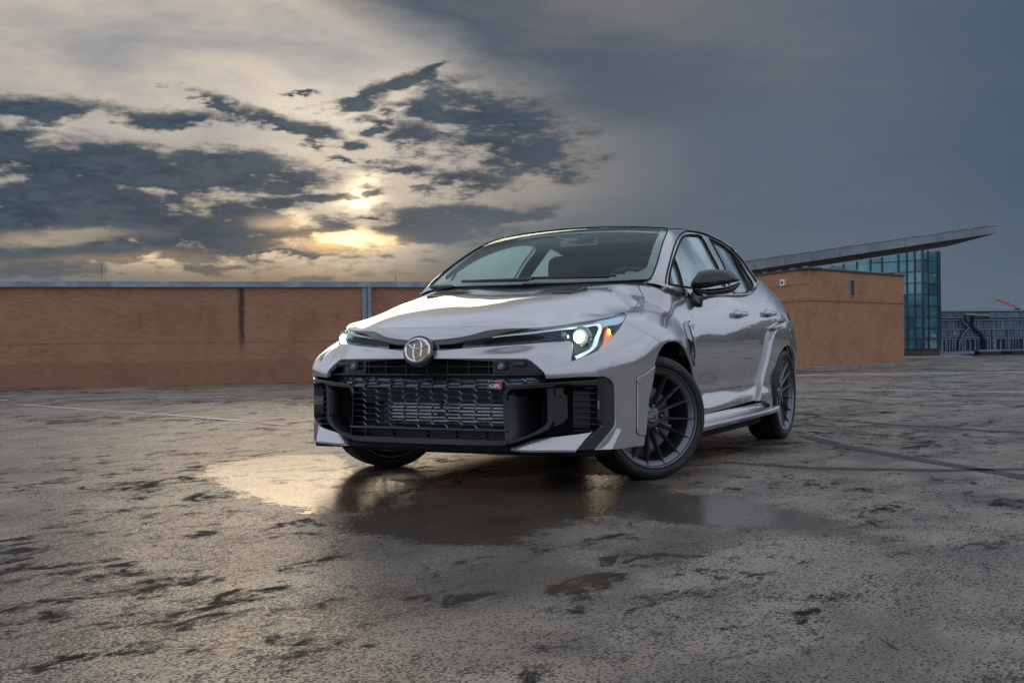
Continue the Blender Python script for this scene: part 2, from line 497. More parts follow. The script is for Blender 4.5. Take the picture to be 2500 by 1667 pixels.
pmat('disc', (.16, .15, .145), .38, 1.0)
pmat('caliper', (.22, .22, .225), .45, .3)
pmat('chrome', (.72, .75, .78), .08, 1.0)
pmat('emblem_dark', (.22, .155, .075), .12, .85, 1.0)
pmat('fin', (.70, .76, .82), .32, .9)
m, T, b = pmat('radiator', (.045, .046, .048), .55, .3)
co = obj_co(T); bump(T, b, T.noise(co, 300, 2), .5, .002)
pmat('white', (.8, .8, .8), .4)
pmat('red', (.50, .012, .03), .3, 0, .5)
pmat('tail_red', (.32, .01, .012), .12, 0, 1.0)
pmat('amber', (.85, .20, .012), .14, 0, 1.0, emit=(1, .20, .01), es=.30)
pmat('amber_lamp', (.9, .4, .05), .3, emit=(1, .50, .08), es=4.0)
pmat('light_guide', (.78, .82, .85), .22, 0, .6, emit=(.80, .93, 1.0), es=.62)
pmat('lamp', (.9, .95, .9), .2, emit=(1.0, 1.0, .86), es=9.0)
pmat('lamp_halo', (.5, .6, .5), .12, .6, 1.0, emit=(.62, .85, .45), es=.45)
pmat('bezel', (.20, .25, .29), .16, .9, .5)
m, T, b = pmat('seat', (.018, .018, .019), .8)
pmat('headliner', (.30, .30, .29), .9)
pmat('dash', (.020, .021, .023), .7)
def glass(name, tint, boost=1.0, ior=1.5, bright_scatter=0.0):
    m = bpy.data.materials.new(name); m.use_nodes = True
    T = NT(m.node_tree); T.n.clear()
    tr = T.node('ShaderNodeBsdfTransparent'); tr.inputs[0].default_value = (*tint, 1)
    gl = T.node('ShaderNodeBsdfGlossy'); gl.inputs['Roughness'].default_value = .015; gl.inputs[0].default_value = (.80, .96, 1, 1)
    gn = T.node('ShaderNodeNewGeometry'); bf_ = X(T, gn.outputs['Backfacing'])
    fr = T.node('ShaderNodeFresnel'); T.put(fr.inputs[0], bf_*(1/ior-ior)+ior)      # a thin pane mirrors alike from both sides
    f = T.m('MULTIPLY', X(T, fr.outputs[0]), boost, clamp=True)
    mx = T.node('ShaderNodeMixShader'); T.put(mx.inputs[0], f); 
    base_ = tr.outputs[0]
    if bright_scatter:                                           # misty mint scatter, added to brighten the windows
        tl = T.node('ShaderNodeBsdfTranslucent'); tl.inputs[0].default_value = (.70, .95, .86, 1)
        df = T.node('ShaderNodeBsdfDiffuse'); df.inputs[0].default_value = (.62, .74, .76, 1)
        m2_ = T.node('ShaderNodeMixShader'); m2_.inputs[0].default_value = .35
        T.l.new(tl.outputs[0], m2_.inputs[1]); T.l.new(df.outputs[0], m2_.inputs[2])
        m3 = T.node('ShaderNodeMixShader'); m3.inputs[0].default_value = bright_scatter
        T.l.new(tr.outputs[0], m3.inputs[1]); T.l.new(m2_.outputs[0], m3.inputs[2]); base_ = m3.outputs[0]
    T.l.new(base_, mx.inputs[1]); T.l.new(gl.outputs[0], mx.inputs[2])
    o = T.node('ShaderNodeOutputMaterial'); T.l.new(mx.outputs[0], o.inputs[0])
    M[name] = m
glass('screen_glass', (.90, 1.0, .96), .55, 1.5)
glass('side_glass', (.92, 1.0, .96), 1.60, 1.6, .62)
glass('lens', (.90, .95, .97), 1.3, 1.5)
# setting
m, T, b = pmat('deck', (.2, .18, .16), .5)
geo = T.node('ShaderNodeNewGeometry'); pos = geo.outputs['Position']
g1 = T.noise(mapped(T, pos, (1, 1, 0)), .45, 6, .6, .4); g2 = T.noise(pos, 2.3, 7, .66, .6); g5 = T.noise(mapped(T, pos, (1.0, 1.7, 0)), 1.1, 6, .62, .8)
ga = T.noise(pos, 105, 1.5, .5); gb = T.noise(pos, 36, 3, .62); gc = T.noise(pos, 260, 1, .5)
p1 = T.noise(mapped(T, pos, (.8, 1.25, 1)), 3.4, 8, .72, .9); p2 = T.noise(mapped(T, pos, (.8, 1.3, 1)), 8.0, 7, .74, .6)
sp = T.node('ShaderNodeSeparateXYZ'); T.l.new(pos, sp.inputs[0]); px, py = X(T, sp.outputs[0]), X(T, sp.outputs[1])
# damp stain shape in front of the car
def blob(cx, cy, rx, ry, rot):
    c, s = math.cos(rot), math.sin(rot); ux = px-cx; uy = py-cy
    p = (ux*c+uy*s)*(1/rx); q = (uy*c-ux*s)*(1/ry)
    return 1.0-T.m('SQRT', p*p+q*q)
wet_shape = blob(.95, -.62, 1.15, .46, -2.35).max(blob(.25, -1.40, .80, .42, .35)).max(blob(1.75, .62, .62, .50, .9)).max(blob(.8, .55, .9, .75, .2)).max(blob(1.0, 1.35, .75, .42, 1.15))
pool = T.smooth(wet_shape+(g2-.5)*1.1+(g1-.5)*.6+(gb-.5)*.7, .02, .17)
damp = T.smooth(g1*.55+g5*.45+(gb-.5)*.22, .46, .60)                    # broad damp areas
patch = T.smooth(p1*.60+p2*.40+(g1-.5)*.30, .490, .615)                  # scuffed patches
gr = ga*.50+gb*.32+gc*.18
thr = .462+patch*.110+(g2-.5)*.16+damp*.020-pool*.040
speck = T.smooth(gr-thr, .030, -.026)                                   # dark grit, denser where scuffed
lightc = T.mix((.265, .217, .162), (.150, .121, .090), T.smooth(g5, .38, .64))
lightc = T.mix(lightc, (.37, .325, .265), T.smooth(gr, .56, .66)*.5)
dcol = T.mix(lightc, (.090, .074, .056), damp*.55)
dcol = T.mix(dcol, (.020, .0175, .015), speck*(.68+g2*.55).clamp())
dcol = T.mix(dcol, (.016, .0145, .0135), T.smooth(patch+(gr-.5)*1.6, .62, .98)*.90)
dcol = T.mix(dcol, (.036, .028, .019), pool*.80)
stain = T.smooth(blob(2.35, .95, 1.9, 1.05, .45)+(g2-.5)*1.5+(g5-.5)*1.2, -.1, .55)
dcol = T.mix(dcol, (.052, .040, .027), stain*.55)
brown = T.smooth(T.noise(pos, .9, 4, .6), .50, .66)
dcol = T.mix(dcol, (.085, .056, .028), brown*(pool*.5+stain*.35))
T.put(b.inputs['Base Color'], dcol)
pd = T.smooth(patch+(gr-.5)*1.6, .55, .95)*(1.0-pool*.6)
T.put(b.inputs['Roughness'], ((.36+speck*.20)-damp*.10-pool*.21+pd*.34).max(.10))
T.put(b.inputs['Specular IOR Level'], ((.52+pool*.16+damp*.14)*(1.0-pd*.80)*(1.0-speck*(1.0-pool)*.55)).max(.04))
bump(T, b, gr*(1.0-pool*.72), .45, .012)
m, T, b = pmat('line_paint', (.52, .53, .54), .5)
geo = T.node('ShaderNodeNewGeometry'); wn = T.noise(geo.outputs['Position'], 26, 5, .7); wn2 = T.noise(geo.outputs['Position'], 1.7, 4, .6)
T.put(b.inputs['Base Color'], T.mix((.62, .64, .68), (.20, .185, .165), T.smooth(wn*.6+wn2*.4, .47, .64)))
m, T, b = pmat('tyre_mark', (.018, .018, .020), .62)
m2 = M['tyre_mark']
tb = T.node('ShaderNodeBsdfTransparent'); mx = T.node('ShaderNodeMixShader')
geo = T.node('ShaderNodeNewGeometry'); wn = T.noise(geo.outputs['Position'], 22, 5, .7); wn2 = T.noise(geo.outputs['Position'], 1.3, 4, .6)
T.put(mx.inputs[0], T.smooth(wn*.5+wn2*.5, .34, .56)*.92)
T.l.new(tb.outputs[0], mx.inputs[1]); T.l.new(b.outputs[0], mx.inputs[2])
T.l.new(mx.outputs[0], [n for n in T.n if n.type == 'OUTPUT_MATERIAL'][0].inputs[0])
def brick_mat(name, c1, c2, mortar, sc):
    m, T, b = pmat(name, c1, .85, spec=.25)
    tcn = T.node('ShaderNodeTexCoord')
    uvn = tcn.outputs['UV']
    br = T.node('ShaderNodeTexBrick'); T.l.new(uvn, br.inputs['Vector'])
    br.inputs['Scale'].default_value = 1.0; br.inputs['Brick Width'].default_value = .20*sc; br.inputs['Row Height'].default_value = .067*sc
    br.inputs['Mortar Size'].default_value = .006*sc; br.inputs['Mortar Smooth'].default_value = .3; br.inputs['Bias'].default_value = -.1
    T.put(br.inputs['Color1'], c1); T.put(br.inputs['Color2'], c2); T.put(br.inputs['Mortar'], mortar)
    big = T.noise(uvn, 1.3, 5, .6); fine = T.noise(mapped(T, uvn, (1, 5, 1)), 6, 5, .65); spk = T.noise(uvn, 40, 3, .7)
    c = T.mix(br.outputs[0], (c1[0]*.55, c1[1]*.5, c1[2]*.48), T.smooth(big, .46, .72)*.45)
    c = T.mix(c, (c2[0]*1.1, c2[1]*1.1, c2[2]*1.1), T.smooth(fine, .52, .70)*.45)
    c = T.mix(c, (c1[0]*.4, c1[1]*.4, c1[2]*.4), T.smooth(spk, .58, .74)*.35)
    return m, T, b, c, uvn, br
m, T, b, c, uvn, br = brick_mat('wall_brick', (.320, .160, .094), (.385, .205, .126), (.290, .162, .106), .55)
su = T.node('ShaderNodeSeparateXYZ'); T.l.new(uvn, su.inputs[0]); u, v = X(T, su.outputs[0]), X(T, su.outputs[1])
ns = T.noise(uvn, 9, 5, .7); nl = T.noise(mapped(T, uvn, (8, 1, 1)), 3, 4, .7)
lo_ = T.smooth(v+(ns-.5)*.12, .48, .36)
c = T.mix(c, (.20, .092, .060), lo_*.38)                                   # darker foot of the wall
pink = T.smooth((u-7.45).abs()+(ns-.5)*.2, .42, .30)*T.smooth(v, .42, .6)
c = T.mix(c, (.30, .14, .10), (pink*.35).clamp())                        # patched strip
drip = T.smooth((u-8.56).abs()+(nl-.5)*.16+(1.5-v)*.012, .085, .015)*T.smooth(v, .45, .95)
c = T.mix(c, (.030, .024, .020), drip*.85)                               # water stain below the coping
joint = T.smooth((v-.755).abs()+(ns-.5)*.006, .013, .004)
c = T.mix(c, (.13, .07, .045), joint*.45)
T.put(b.inputs['Base Color'], c)
bump(T, b, br.outputs['Fac'], -.25, .004)
m, T, b, c, uvn, br = brick_mat('house_brick', (.350, .180, .098), (.425, .228, .132), (.310, .175, .108), .55)
T.put(b.inputs['Base Color'], c); bump(T, b, br.outputs['Fac'], -.25, .004)
m, T, b = pmat('coping', (.20, .24, .29), .34, .6)
co = obj_co(T); T.put(b.inputs['Base Color'], T.mix((.17, .21, .255), (.27, .315, .36), T.smooth(T.noise(co, 2.0, 5, .65), .4, .65)))
m, T, b = pmat('fascia', (.22, .25, .28), .42, .3)
co = obj_co(T); T.put(b.inputs['Base Color'], T.mix((.19, .22, .25), (.25, .28, .315), T.smooth(T.noise(co, .8, 5, .65), .4, .65)))
pmat('soffit', (.035, .037, .038), .7)
m, T, b = pmat('tower_glass', (.020, .090, .115), .10, .2, .5)
co = obj_co(T); T.put(b.inputs['Base Color'], T.mix((.045, .19, .25), (.085, .31, .37), T.smooth(T.noise(co, .9, 4, .6), .38, .66)))
T.put(b.inputs['Roughness'], .10+T.noise(co, 1.5, 3)*.1)
pmat('tower_glass_dark', (.035, .11, .16), .12, .1, .4)
pmat('mullion', (.045, .060, .078), .45, .3)
m, T, b = pmat('concrete', (.24, .22, .20), .8)
co = obj_co(T); T.put(b.inputs['Base Color'], T.mix((.17, .16, .15), (.29, .27, .25), T.smooth(T.noise(co, 2.2, 6, .65), .36, .66)))
m, T, b = pmat('dock_panel', (.10, .15, .20), .5, .2)
co = obj_co(T); T.put(b.inputs['Base Color'], T.mix((.085, .130, .180), (.20, .27, .34), T.smooth(T.noise(mapped(T, co, (3, 3, 1)), 1.4, 5, .65), .36, .66)))
pmat('dock_frame', (.24, .29, .35), .45, .3)
pmat('dock_dark', (.022, .034, .050), .6)
pmat('dock_pipe', (.15, .19, .235), .35, .6)
pmat('crane_red', (.55, .045, .015), .5)
pmat('wood_brown', (.075, .050, .035), .8)
pmat('mast', (.06, .06, .065), .5, .5)
m, T, b = pmat('leaf', (.045, .070, .022), .6)
oi = T.node('ShaderNodeObjectInfo'); co = obj_co(T)
T.put(b.inputs['Base Color'], T.mix((.030, .055, .016), (.070, .10, .030), T.smooth(T.noise(co, .5, 4, .7), .35, .65)))
pmat('bark', (.08, .06, .045), .9)
pmat('parapet', (.34, .31, .28), .8)
# ---------------------------------------------------------------- setting: the roof deck and what stands round it
g = MB().add([(-220, -220, 0), (120, -220, 0), (120, 220, 0), (-220, 220, 0)], [(0, 1, 2, 3)]).build('ground', M['deck'])
tag(g, 'damp worn grey parking deck with dark scuffs and wet patches', kind='structure')
def strip(pts, w, mat, z=.004):
    P = [Vector((*p, 0)) for p in pts]; V = []; F = []
    for i, p in enumerate(P):
        a = P[max(i-1, 0)]; b = P[min(i+1, len(P)-1)]; t = (b-a).normalized(); n = Vector((-t.y, t.x, 0))*w/2
        V += [(p.x-n.x, p.y-n.y, z), (p.x+n.x, p.y+n.y, z)]
    for i in range(len(P)-1): F.append((2*i, 2*i+2, 2*i+3, 2*i+1))
    return MB().add(V, F)
for pts, w in (([(-16.6, -2.6), (-18.4, .2), (-20.2, 3.0)], .20), ([(-8.75, -1.4), (-8.50, -.1), (-8.28, .98)], .07), ([(-10.75, -.4), (-10.45, 1.2), (-10.1, 3.0)], .08),
               ([(-4.4, -9.0), (-3.83, -7.3), (-3.4, -5.73), (-2.55, -3.49)], .065), ([(-13.4, -1.2), (-13.0, 1.6)], .09), ([(-5.4, -9.5), (-6.3, -8.9)], .10), ([(-6.2, -8.5), (-6.75, -7.7)], .10),
               ([(-4.2, -10.0), (-5.2, -10.2)], .10), ([(-7.6, -10.6), (-9.2, -8.6)], .08), ([(-7.9, -6.6), (-8.3, -5.8)], .08), ([(-7.2, -12.6), (-8.6, -11.0)], .08)):
    o = strip(pts, w, None).build('parking_line', M['line_paint']); tag(o, kind='structure')
for pts, w in (([(-2.9, .98), (-2.2, 1.38), (-1.57, 1.87), (-.72, 2.6), (.6, 3.8)], .13), ([(-.9, .95), (-.75, 1.5), (-.9, 2.2), (-1.3, 2.9)], .11), ([(-4.6, .9), (-4.0, 1.8), (-3.6, 2.7), (-3.4, 4.2)], .12), ([(-8.6, .1), (-7.4, .75), (-7.0, 1.7)], .13)):
    o = strip(pts, w, None, .002).build('tyre_mark', M['tyre_mark']); tag(o, kind='structure')
def uv_quads(o, fn):
    me = o.data; l = me.uv_layers.new(name='UVMap')
    for p in me.polygons:
        for li in p.loop_indices:
            l.data[li].uv = fn(me.vertices[me.loops[li].vertex_index].co, p.normal)
# --- long brick parapet wall
WD = Vector((-.647, .763, 0)); WN = Vector((.763, .647, 0)); W0 = Vector((-5.53, -17.59, 0))
def wp(u, d, z): p = W0+WD*u-WN*d; return (p.x, p.y, z)
def wbox(u0, u1, d0, d1, z0, z1): return [wp(u0, d0, z0), wp(u1, d0, z0), wp(u1, d1, z0), wp(u0, d1, z0), wp(u0, d0, z1), wp(u1, d0, z1), wp(u1, d1, z1), wp(u0, d1, z1)]
wall = thing('brick_wall', 'long low brown brick parapet wall with blue grey metal coping left of the car', 'wall', (-10, -12, 0))
inv = wall.matrix_world
def child(mb, name, mat, root, smooth=False):
    l = root.location
    mb.v = [(x-l[0], y-l[1], z-l[2]) for x, y, z in mb.v]
    return mb.build(name, mat, root, smooth)
o = child(MB().hexa(wbox(-9, 15.1, 0, .30, -.05, 1.755)), 'wall_body', M['wall_brick'], wall)
def wuv(co, n):
    p = co+wall.location-W0
    return (p.dot(WD), co.z) if abs(n.dot(WN)) > .5 else (p.dot(WN), co.z)
wall.location = (-10, -12, 0)
uv_quads(o, wuv)
u = -9.0
while u < 15.1:
    e = min(u+3.05, 15.15)
    mb = MB().hexa(wbox(u+.004, e-.004, -.055, .355, 1.812, 1.868))
    mb.hexa(wbox(u+.004, e-.004, -.075, -.057, 1.765, 1.862))
    child(mb, 'coping_piece', M['coping'], wall); u = e
child(MB().hexa(wbox(-9, 15.1, -.028, .30, 1.757, 1.810)), 'flashing', M['fascia'], wall)
child(MB().hexa(wbox(10.86, 10.93, -.10, -.004, .02, 1.755)), 'downpipe', M['coping'], wall)
child(MB().hexa(wbox(10.77, 10.855, -.03, -.004, .02, 1.755)), 'pipe_recess', M['dock_frame'], wall)
# --- brick stair house
C0 = Vector((-20.2, -2.71)); RD = Vector((-.958, .286)); LD = Vector((-.740, -.672))
house = thing('stair_house', 'small brown brick roof house with one narrow slot window', 'building', (-20.2, -2.71, 0))
HL, HR, HH = 9.0, 4.75, 2.235
def hp(a, b, z): q = C0+RD*a+LD*b; return (q.x, q.y, z)
mb = MB().hexa([hp(0, 0, 0), hp(HR, 0, 0), hp(HR, HL, 0), hp(0, HL, 0), hp(0, 0, HH), hp(HR, 0, HH), hp(HR, HL, HH), hp(0, HL, HH)])
o = child(mb, 'wall_body', M['house_brick'], house)
uv_quads(o, lambda co, n: (Vector((co.x, co.y)).dot(RD)+3, co.z) if abs(Vector((n.x, n.y)).dot(Vector((-RD.y, RD.x)))) > .9 else (Vector((co.x, co.y)).dot(LD)+8, co.z))
def outward(d, other):
    n = Vector((-d.y, d.x)); return n if n.dot(other) < 0 else -n
NR = outward(RD, LD); NL = outward(LD, RD)
def face_box(d, n, a0, a1, z0, z1, t0, t1):
    q = lambda a, t, z: ((C0+d*a+n*t).x, (C0+d*a+n*t).y, z)
    return MB().hexa([q(a0, t1, z0), q(a1, t1, z0), q(a1, t0, z0), q(a0, t0, z0), q(a0, t1, z1), q(a1, t1, z1), q(a1, t0, z1), q(a0, t0, z1)])
child(face_box(RD, NR, -.05, HR+.03, HH+.003, HH+.045, -.3, .03), 'roof_edge', M['soffit'], house)
child(face_box(LD, NL, -.03, HL, HH+.003, HH+.045, -.3, .03), 'roof_edge', M['soffit'], house)
child(face_box(RD, NR, 0, HR, 1.555, 1.605, -.01, .022), 'string_course', M['house_brick'], house)
child(face_box(LD, NL, 0, HL, 1.555, 1.605, -.01, .022), 'string_course', M['house_brick'], house)
child(face_box(LD, NL, 0, HL, 1.93, 1.942, -.01, .014), 'string_course', M['house_brick'], house)
for i in range(14):
    a = .2+i*.62+rng.uniform(-.15, .15)
    if a < HL: child(face_box(LD, NL, a, a+rng.uniform(.08, .25), HH+.046, HH+.046+rng.uniform(.02, .05), -.06, .02), 'roof_clip', M['concrete'], house)
for i in range(7):
    a = .3+i*.66+rng.uniform(-.15, .15)
    child(face_box(RD, NR, a, a+rng.uniform(.06, .2), HH+.046, HH+.046+rng.uniform(.015, .05), -.06, .02), 'roof_clip', M['concrete'], house)
win = child(face_box(RD, NR, 1.90, 2.08, 1.70, 2.06, -.05, .006), 'window', M['dock_dark'], house)
for (a0, a1, z0, z1) in ((1.885, 1.90, 1.685, 2.075), (2.08, 2.10, 1.685, 2.075), (1.90, 2.08, 2.06, 2.075), (1.90, 2.08, 1.68, 1.70)):
    mb = face_box(RD, NR, a0, a1, z0, z1, -.02, .02); mb.v = [(x-house.location[0], y-house.location[1], z) for x, y, z in mb.v]
    mb.build('frame', M['dock_frame'], win)
b1 = child(face_box(LD, NL, 1.06, 1.24, 1.935, 2.075, -.02, .05), 'vent_box', M['white'], house)
mb = face_box(LD, NL, 1.10, 1.20, 1.97, 2.04, -.02, .054); mb.v = [(x-house.location[0], y-house.location[1], z) for x, y, z in mb.v]
mb.build('grille', M['dock_dark'], b1)
child(face_box(LD, NL, 1.62, 1.78, 1.36, 1.56, -.01, .016), 'patch', M['wall_brick'], house)
k = face_box(RD, NR, -.35, HR+1.2, 0, .085, .02, .40).build('kerb', M['concrete']); tag(k, 'low pale concrete kerb along the brick house', kind='structure')
# --- glass stair tower under the big sloping roof
TE = Vector((-33.16, -1.94)); TR = Vector((-34.55, -1.60)); TL = Vector((-34.95, -5.9))
tower = thing('glass_tower', 'teal glass stair tower with dark mullions under the sloping roof', 'building', (TE.x, TE.y, 0))
def ztop(p):   # underside of the roof along the tower
    return 3.08+.10*(p.y+5.9)
def curtain(a, b, cols, zs, deep):
    d = (b-a); L = d.length; d = d/L; n = Vector((d.y, -d.x))
    if n.dot(Vector((cam.location.x, cam.location.y))-a) < 0: n = -n
    def P(s, t, z): q = a+d*s+n*t; return (q.x-TE.x, q.y-TE.y, z)
    for i in range(len(cols)-1):
        s0, s1 = cols[i]*L, cols[i+1]*L
        for j in range(len(zs)-1):
            t0, t1 = zs[j], zs[j+1]
            e0 = ztop(a+d*s0)-.02; e1 = ztop(a+d*s1)-.02
            if t0 > min(e0, e1)-.05: continue
            u0 = min(t1, e0); u1 = min(t1, e1); g_ = .012
            MB().hexa([P(s0+g_, 0, t0+g_), P(s1-g_, 0, t0+g_), P(s1-g_, -.04, t0+g_), P(s0+g_, -.04, t0+g_), P(s0+g_, 0, u0-g_), P(s1-g_, 0, u1-g_), P(s1-g_, -.04, u1-g_), P(s0+g_, -.04, u0-g_)]).build('pane', M['tower_glass' if (i*3+j*5+deep) % 7 else 'tower_glass_dark'], tower)
    mb = MB()
    for c in cols:
        s = c*L; e = ztop(a+d*s)
        mb.hexa([P(s-.02, .035, zs[0]), P(s+.02, .035, zs[0]), P(s+.02, -.05, zs[0]), P(s-.02, -.05, zs[0]), P(s-.02, .035, e), P(s+.02, .035, e), P(s+.02, -.05, e), P(s-.02, -.05, e)])
    for z in zs:
        if z < 3.0: mb.hexa([P(0, .025, z-.016), P(L, .025, z-.016), P(L, -.045, z-.016), P(0, -.045, z-.016), P(0, .025, z+.016), P(L, .025, z+.016), P(L, -.045, z+.016), P(0, -.045, z+.016)])
    mb.build('mullion', M['mullion'], tower)
zs = [.33, .66, 1.0, 1.36, 1.72, 2.08, 2.44, 2.8, 3.16, 3.6]
curtain(TE, TR, [0, .30, .86, 1.0], zs, 0)
curtain(TL, TE, [0, .10, .22, .32, .44, .56, .66, .80, .87, .935, 1.0], zs, 1)
q = lambda p, k=0: (p.x-TE.x, p.y-TE.y, k)
back = Vector((-38.5, -5.0))
child(MB().hexa([(*TE, 0), (*TR, 0), (*back, 0), (*TL, 0), (*TE, .31), (*TR, .31), (*back, .31), (*TL, .31)]), 'plinth', M['wood_brown'], tower)
i1 = lambda p: (p+(back-p)*.03)
child(MB().hexa([(*i1(TE), .31), (*i1(TR), .31), (*back, .31), (*i1(TL), .31), (*i1(TE), 3.34), (*i1(TR), 3.38), (*back, 3.3), (*i1(TL), 2.95)]), 'core', M['dock_dark'], tower)
# --- sloping roof: fascia panels, dark underside
roof_t = thing('sloping_roof', 'wide grey sloping canopy roof with dark underside rising to the right', 'roof', (-36.5, -4, 3.6))
FL, FR = Vector((-37.57, -8.76, 3.65)), Vector((-35.32, .12, 4.34))
FLb, FRb = Vector((-37.60, -8.76, 3.29)), Vector((-35.33, .12, 4.085))
BR, BL = Vector((-42.4, -2.2, 4.22)), Vector((-45.65, -10.51, 3.55))
def lrp(a, b, t): return a+(b-a)*t
ext = -.30
FL, FLb, BL = lrp(FL, FR, ext), lrp(FLb, FRb, ext), lrp(BL, BR, ext*.8)
off = (BR-FR).normalized()*.05
child(MB().hexa([FLb+off, FRb+off, BR, BL, FL+off-Vector((0, 0, .02)), FR+off-Vector((0, 0, .02)), BR+Vector((0, 0, .28)), BL+Vector((0, 0, .28))]), 'soffit', M['soffit'], roof_t)
cuts = [0, .13, .25, .36, .45, .54, .64, .74, .835, .93, 1.0]
for a, b in zip(cuts[:-1], cuts[1:]):
    a += .0005; b -= .0005
    child(MB().hexa([lrp(FLb, FRb, a), lrp(FLb, FRb, b), lrp(FLb, FRb, b)+off, lrp(FLb, FRb, a)+off, lrp(FL, FR, a), lrp(FL, FR, b), lrp(FL, FR, b)+off, lrp(FL, FR, a)+off]), 'fascia_panel', M['fascia'], roof_t)
child(MB().bar(FL+Vector((-.02, 0, .02)), FR+Vector((-.02, 0, .02)), .10, .03), 'edge_trim', M['coping'], roof_t)
for t in (.30, .44, .60, .625, .76, .90):
    p = lrp(FL, FR, t)+off*3
    child(MB().tube([p, p+Vector((0, 0, .24))], .004, 6), 'lightning_rod', M['mast'], roof_t)
# --- service building on the right
dock = thing('service_building', 'blue grey ribbed service building with pipes at the right edge', 'building', (-42, -2.3, 0))
DA, DD = Vector((-41.6, -3.0)), Vector((-.447, .894))
DN = Vector((.894, .447))
def dbox(a0, a1, z0, z1, t0=-.02, t1=.03, dz=0.0):
    q = lambda a, t, z: ((DA+DD*a+DN*t).x, (DA+DD*a+DN*t).y, z)
    return MB().hexa([q(a0, t1, z0), q(a1, t1, z0+dz), q(a1, t0, z0+dz), q(a0, t0, z0), q(a0, t1, z1), q(a1, t1, z1+dz), q(a1, t0, z1+dz), q(a0, t0, z1)])
child(dbox(-1.5, 9, -.1, 1.66, -4, 0), 'wall_body', M['dock_dark'], dock)
child(dbox(-1.5, 9, 1.667, 1.72, -4, .10), 'roof_edge', M['dock_frame'], dock)
for (z0, z1) in ((1.47, 1.64), (1.02, 1.31), (.73, .98)):
    a = .12
    while a < 8:
        w = rng.choice((.30, .36, .42)) if z1-z0 < .2 else rng.choice((.11, .14, .17))
        if z1 > 1.6: w = 1.2
        child(dbox(a+.008, a+w-.008, z0, z1, -.01, rng.uniform(.015, .05)), 'wall_panel', M['dock_panel'], dock); a += w
for z in (1.44, 1.35, .99, .69, .62, .12):
    child(dbox(.0, 8.5, z-.018, z+.018, -.01, .09), 'rail', M['dock_frame'], dock)
a = .15
while a < 8:
    w = rng.choice((.05, .07, .10))
    child(dbox(a, a+w, .14, .60, -.01, .05+rng.uniform(0, .03)), 'picket', M['dock_panel' if rng.random() < .7 else 'dock_frame'], dock); a += w+rng.choice((.04, .06, .14))
def dpt(a, z, t=.18): q = DA+DD*a+DN*t; return (q.x, q.y, z)
for pts, r in (([(1.62, 1.50), (1.66, 1.28), (1.72, 1.06), (1.48, .80), (1.34, .5), (1.32, .05)], .06), ([(1.86, 1.50), (1.84, 1.28), (1.86, 1.06), (2.15, .82), (2.32, .55), (2.34, .05)], .07), ([(1.55, 1.55), (2.0, 1.52), (2.5, 1.50)], .06), ([(1.40, 1.40), (1.50, 1.22), (1.66, 1.10)], .035)):
    child(MB().tube([dpt(*p) for p in pts], r, 8), 'pipe', M['dock_pipe'] if r < .066 else M['dock_dark'], dock, True)
for a in (2.62, 3.2, 4.1):
    child(dbox(a, a+.07, .05, .95, .02, .14), 'post', M['dock_pipe'], dock)
child(dbox(.10, .24, .36, .52, .05, .09), 'sign_plate', M['wood_brown'], dock)
o = dbox(-.1, 1.45, .0, .10, .5, 1.3, .06).build('concrete_slab', M['dock_frame']); tag(o, 'long pale slab lying at the foot of the service building', 'slab')
sl = thing('covered_stack', 'low stack of pale sheeted blocks before the service building', 'stack', dpt(2.2, 0, .8))
for i, (a0, a1, z0, z1) in enumerate(((1.75, 2.95, .0, .13), (1.72, 2.98, .135, .20), (2.55, 3.45, .0, .16), (3.0, 3.42, .165, .21))):
    child(dbox(a0, a1, z0, z1, .5+.03*i, 1.1), 'block', M['dock_frame' if i % 2 else 'dock_dark'], sl)
o = dbox(3.95, 4.15, .0, .30, .5, .8).build('dark_bin', M['matte_black']); tag(o, 'small black bin before the service building at the right edge', 'bin')
ap = MB().prism([(-30.5, -2.2), (-33.3, -.5), (-35.8, -1.2), (-34.6, -3.0), (-31.2, -3.2)], 0, .10).build('apron', M['concrete']); tag(ap, 'pale concrete apron before the glass tower', kind='structure')
cr = thing('crane_boom', 'bright orange red crane boom rising above the service building', 'crane', (-59.4, -.8, 2.2))
bm = MB()
A_, B_ = Vector((-59.02, -1.60, 2.60)), Vector((-59.52, -.62, 2.16))
for dz in (-.035, .035): bm.tube([A_+Vector((0, 0, dz*.3)), B_+Vector((0, 0, dz*1.6))], .022, 6)
for i in range(9):
    t0, t1 = i/9, (i+1)/9
    bm.tube([A_.lerp(B_, t0)+Vector((0, 0, -.03*(t0+.3))), A_.lerp(B_, t1)+Vector((0, 0, .05*(t1+.3)))], .010, 5)
child(bm, 'boom', M['crane_red'], cr)
child(MB().tube([A_.lerp(B_, .52), (-59.33, -1.02, 2.52)], .016, 6).tube([(-59.33, -1.02, 2.52), A_.lerp(B_, .25)], .008, 6), 'jib_strut', M['crane_red'], cr)
child(MB().box((-59.66, -.74, -.1), (-59.46, -.5, 2.14)), 'mast', M['dock_dark'], cr)
# masts on the skyline beyond the wall
for (x, y, top, guy, lab) in ((-34.2, -38.5, 4.55, 0, 'thin lone mast on the skyline at the far left'), (-43.6, -28.3, 4.05, 0, 'thin short mast on the skyline right of the dark wall stain'), (-45.8, -26.0, 4.12, 1, 'guyed mast on the skyline left of the downpipe')):
    mt = thing('antenna_mast', lab, 'mast', (x, y, 0))
    MB().tube([(0, 0, -.5), (0, 0, top)], .016 if guy else .012, 6).build('pole', M['mast'], mt)
    if guy:
        for s in (-1, 1): MB().tube([(0, 0, top-.12), (s*.62, -s*1.05, 3.25)], .009, 5).build('guy_wire', M['mast'], mt)
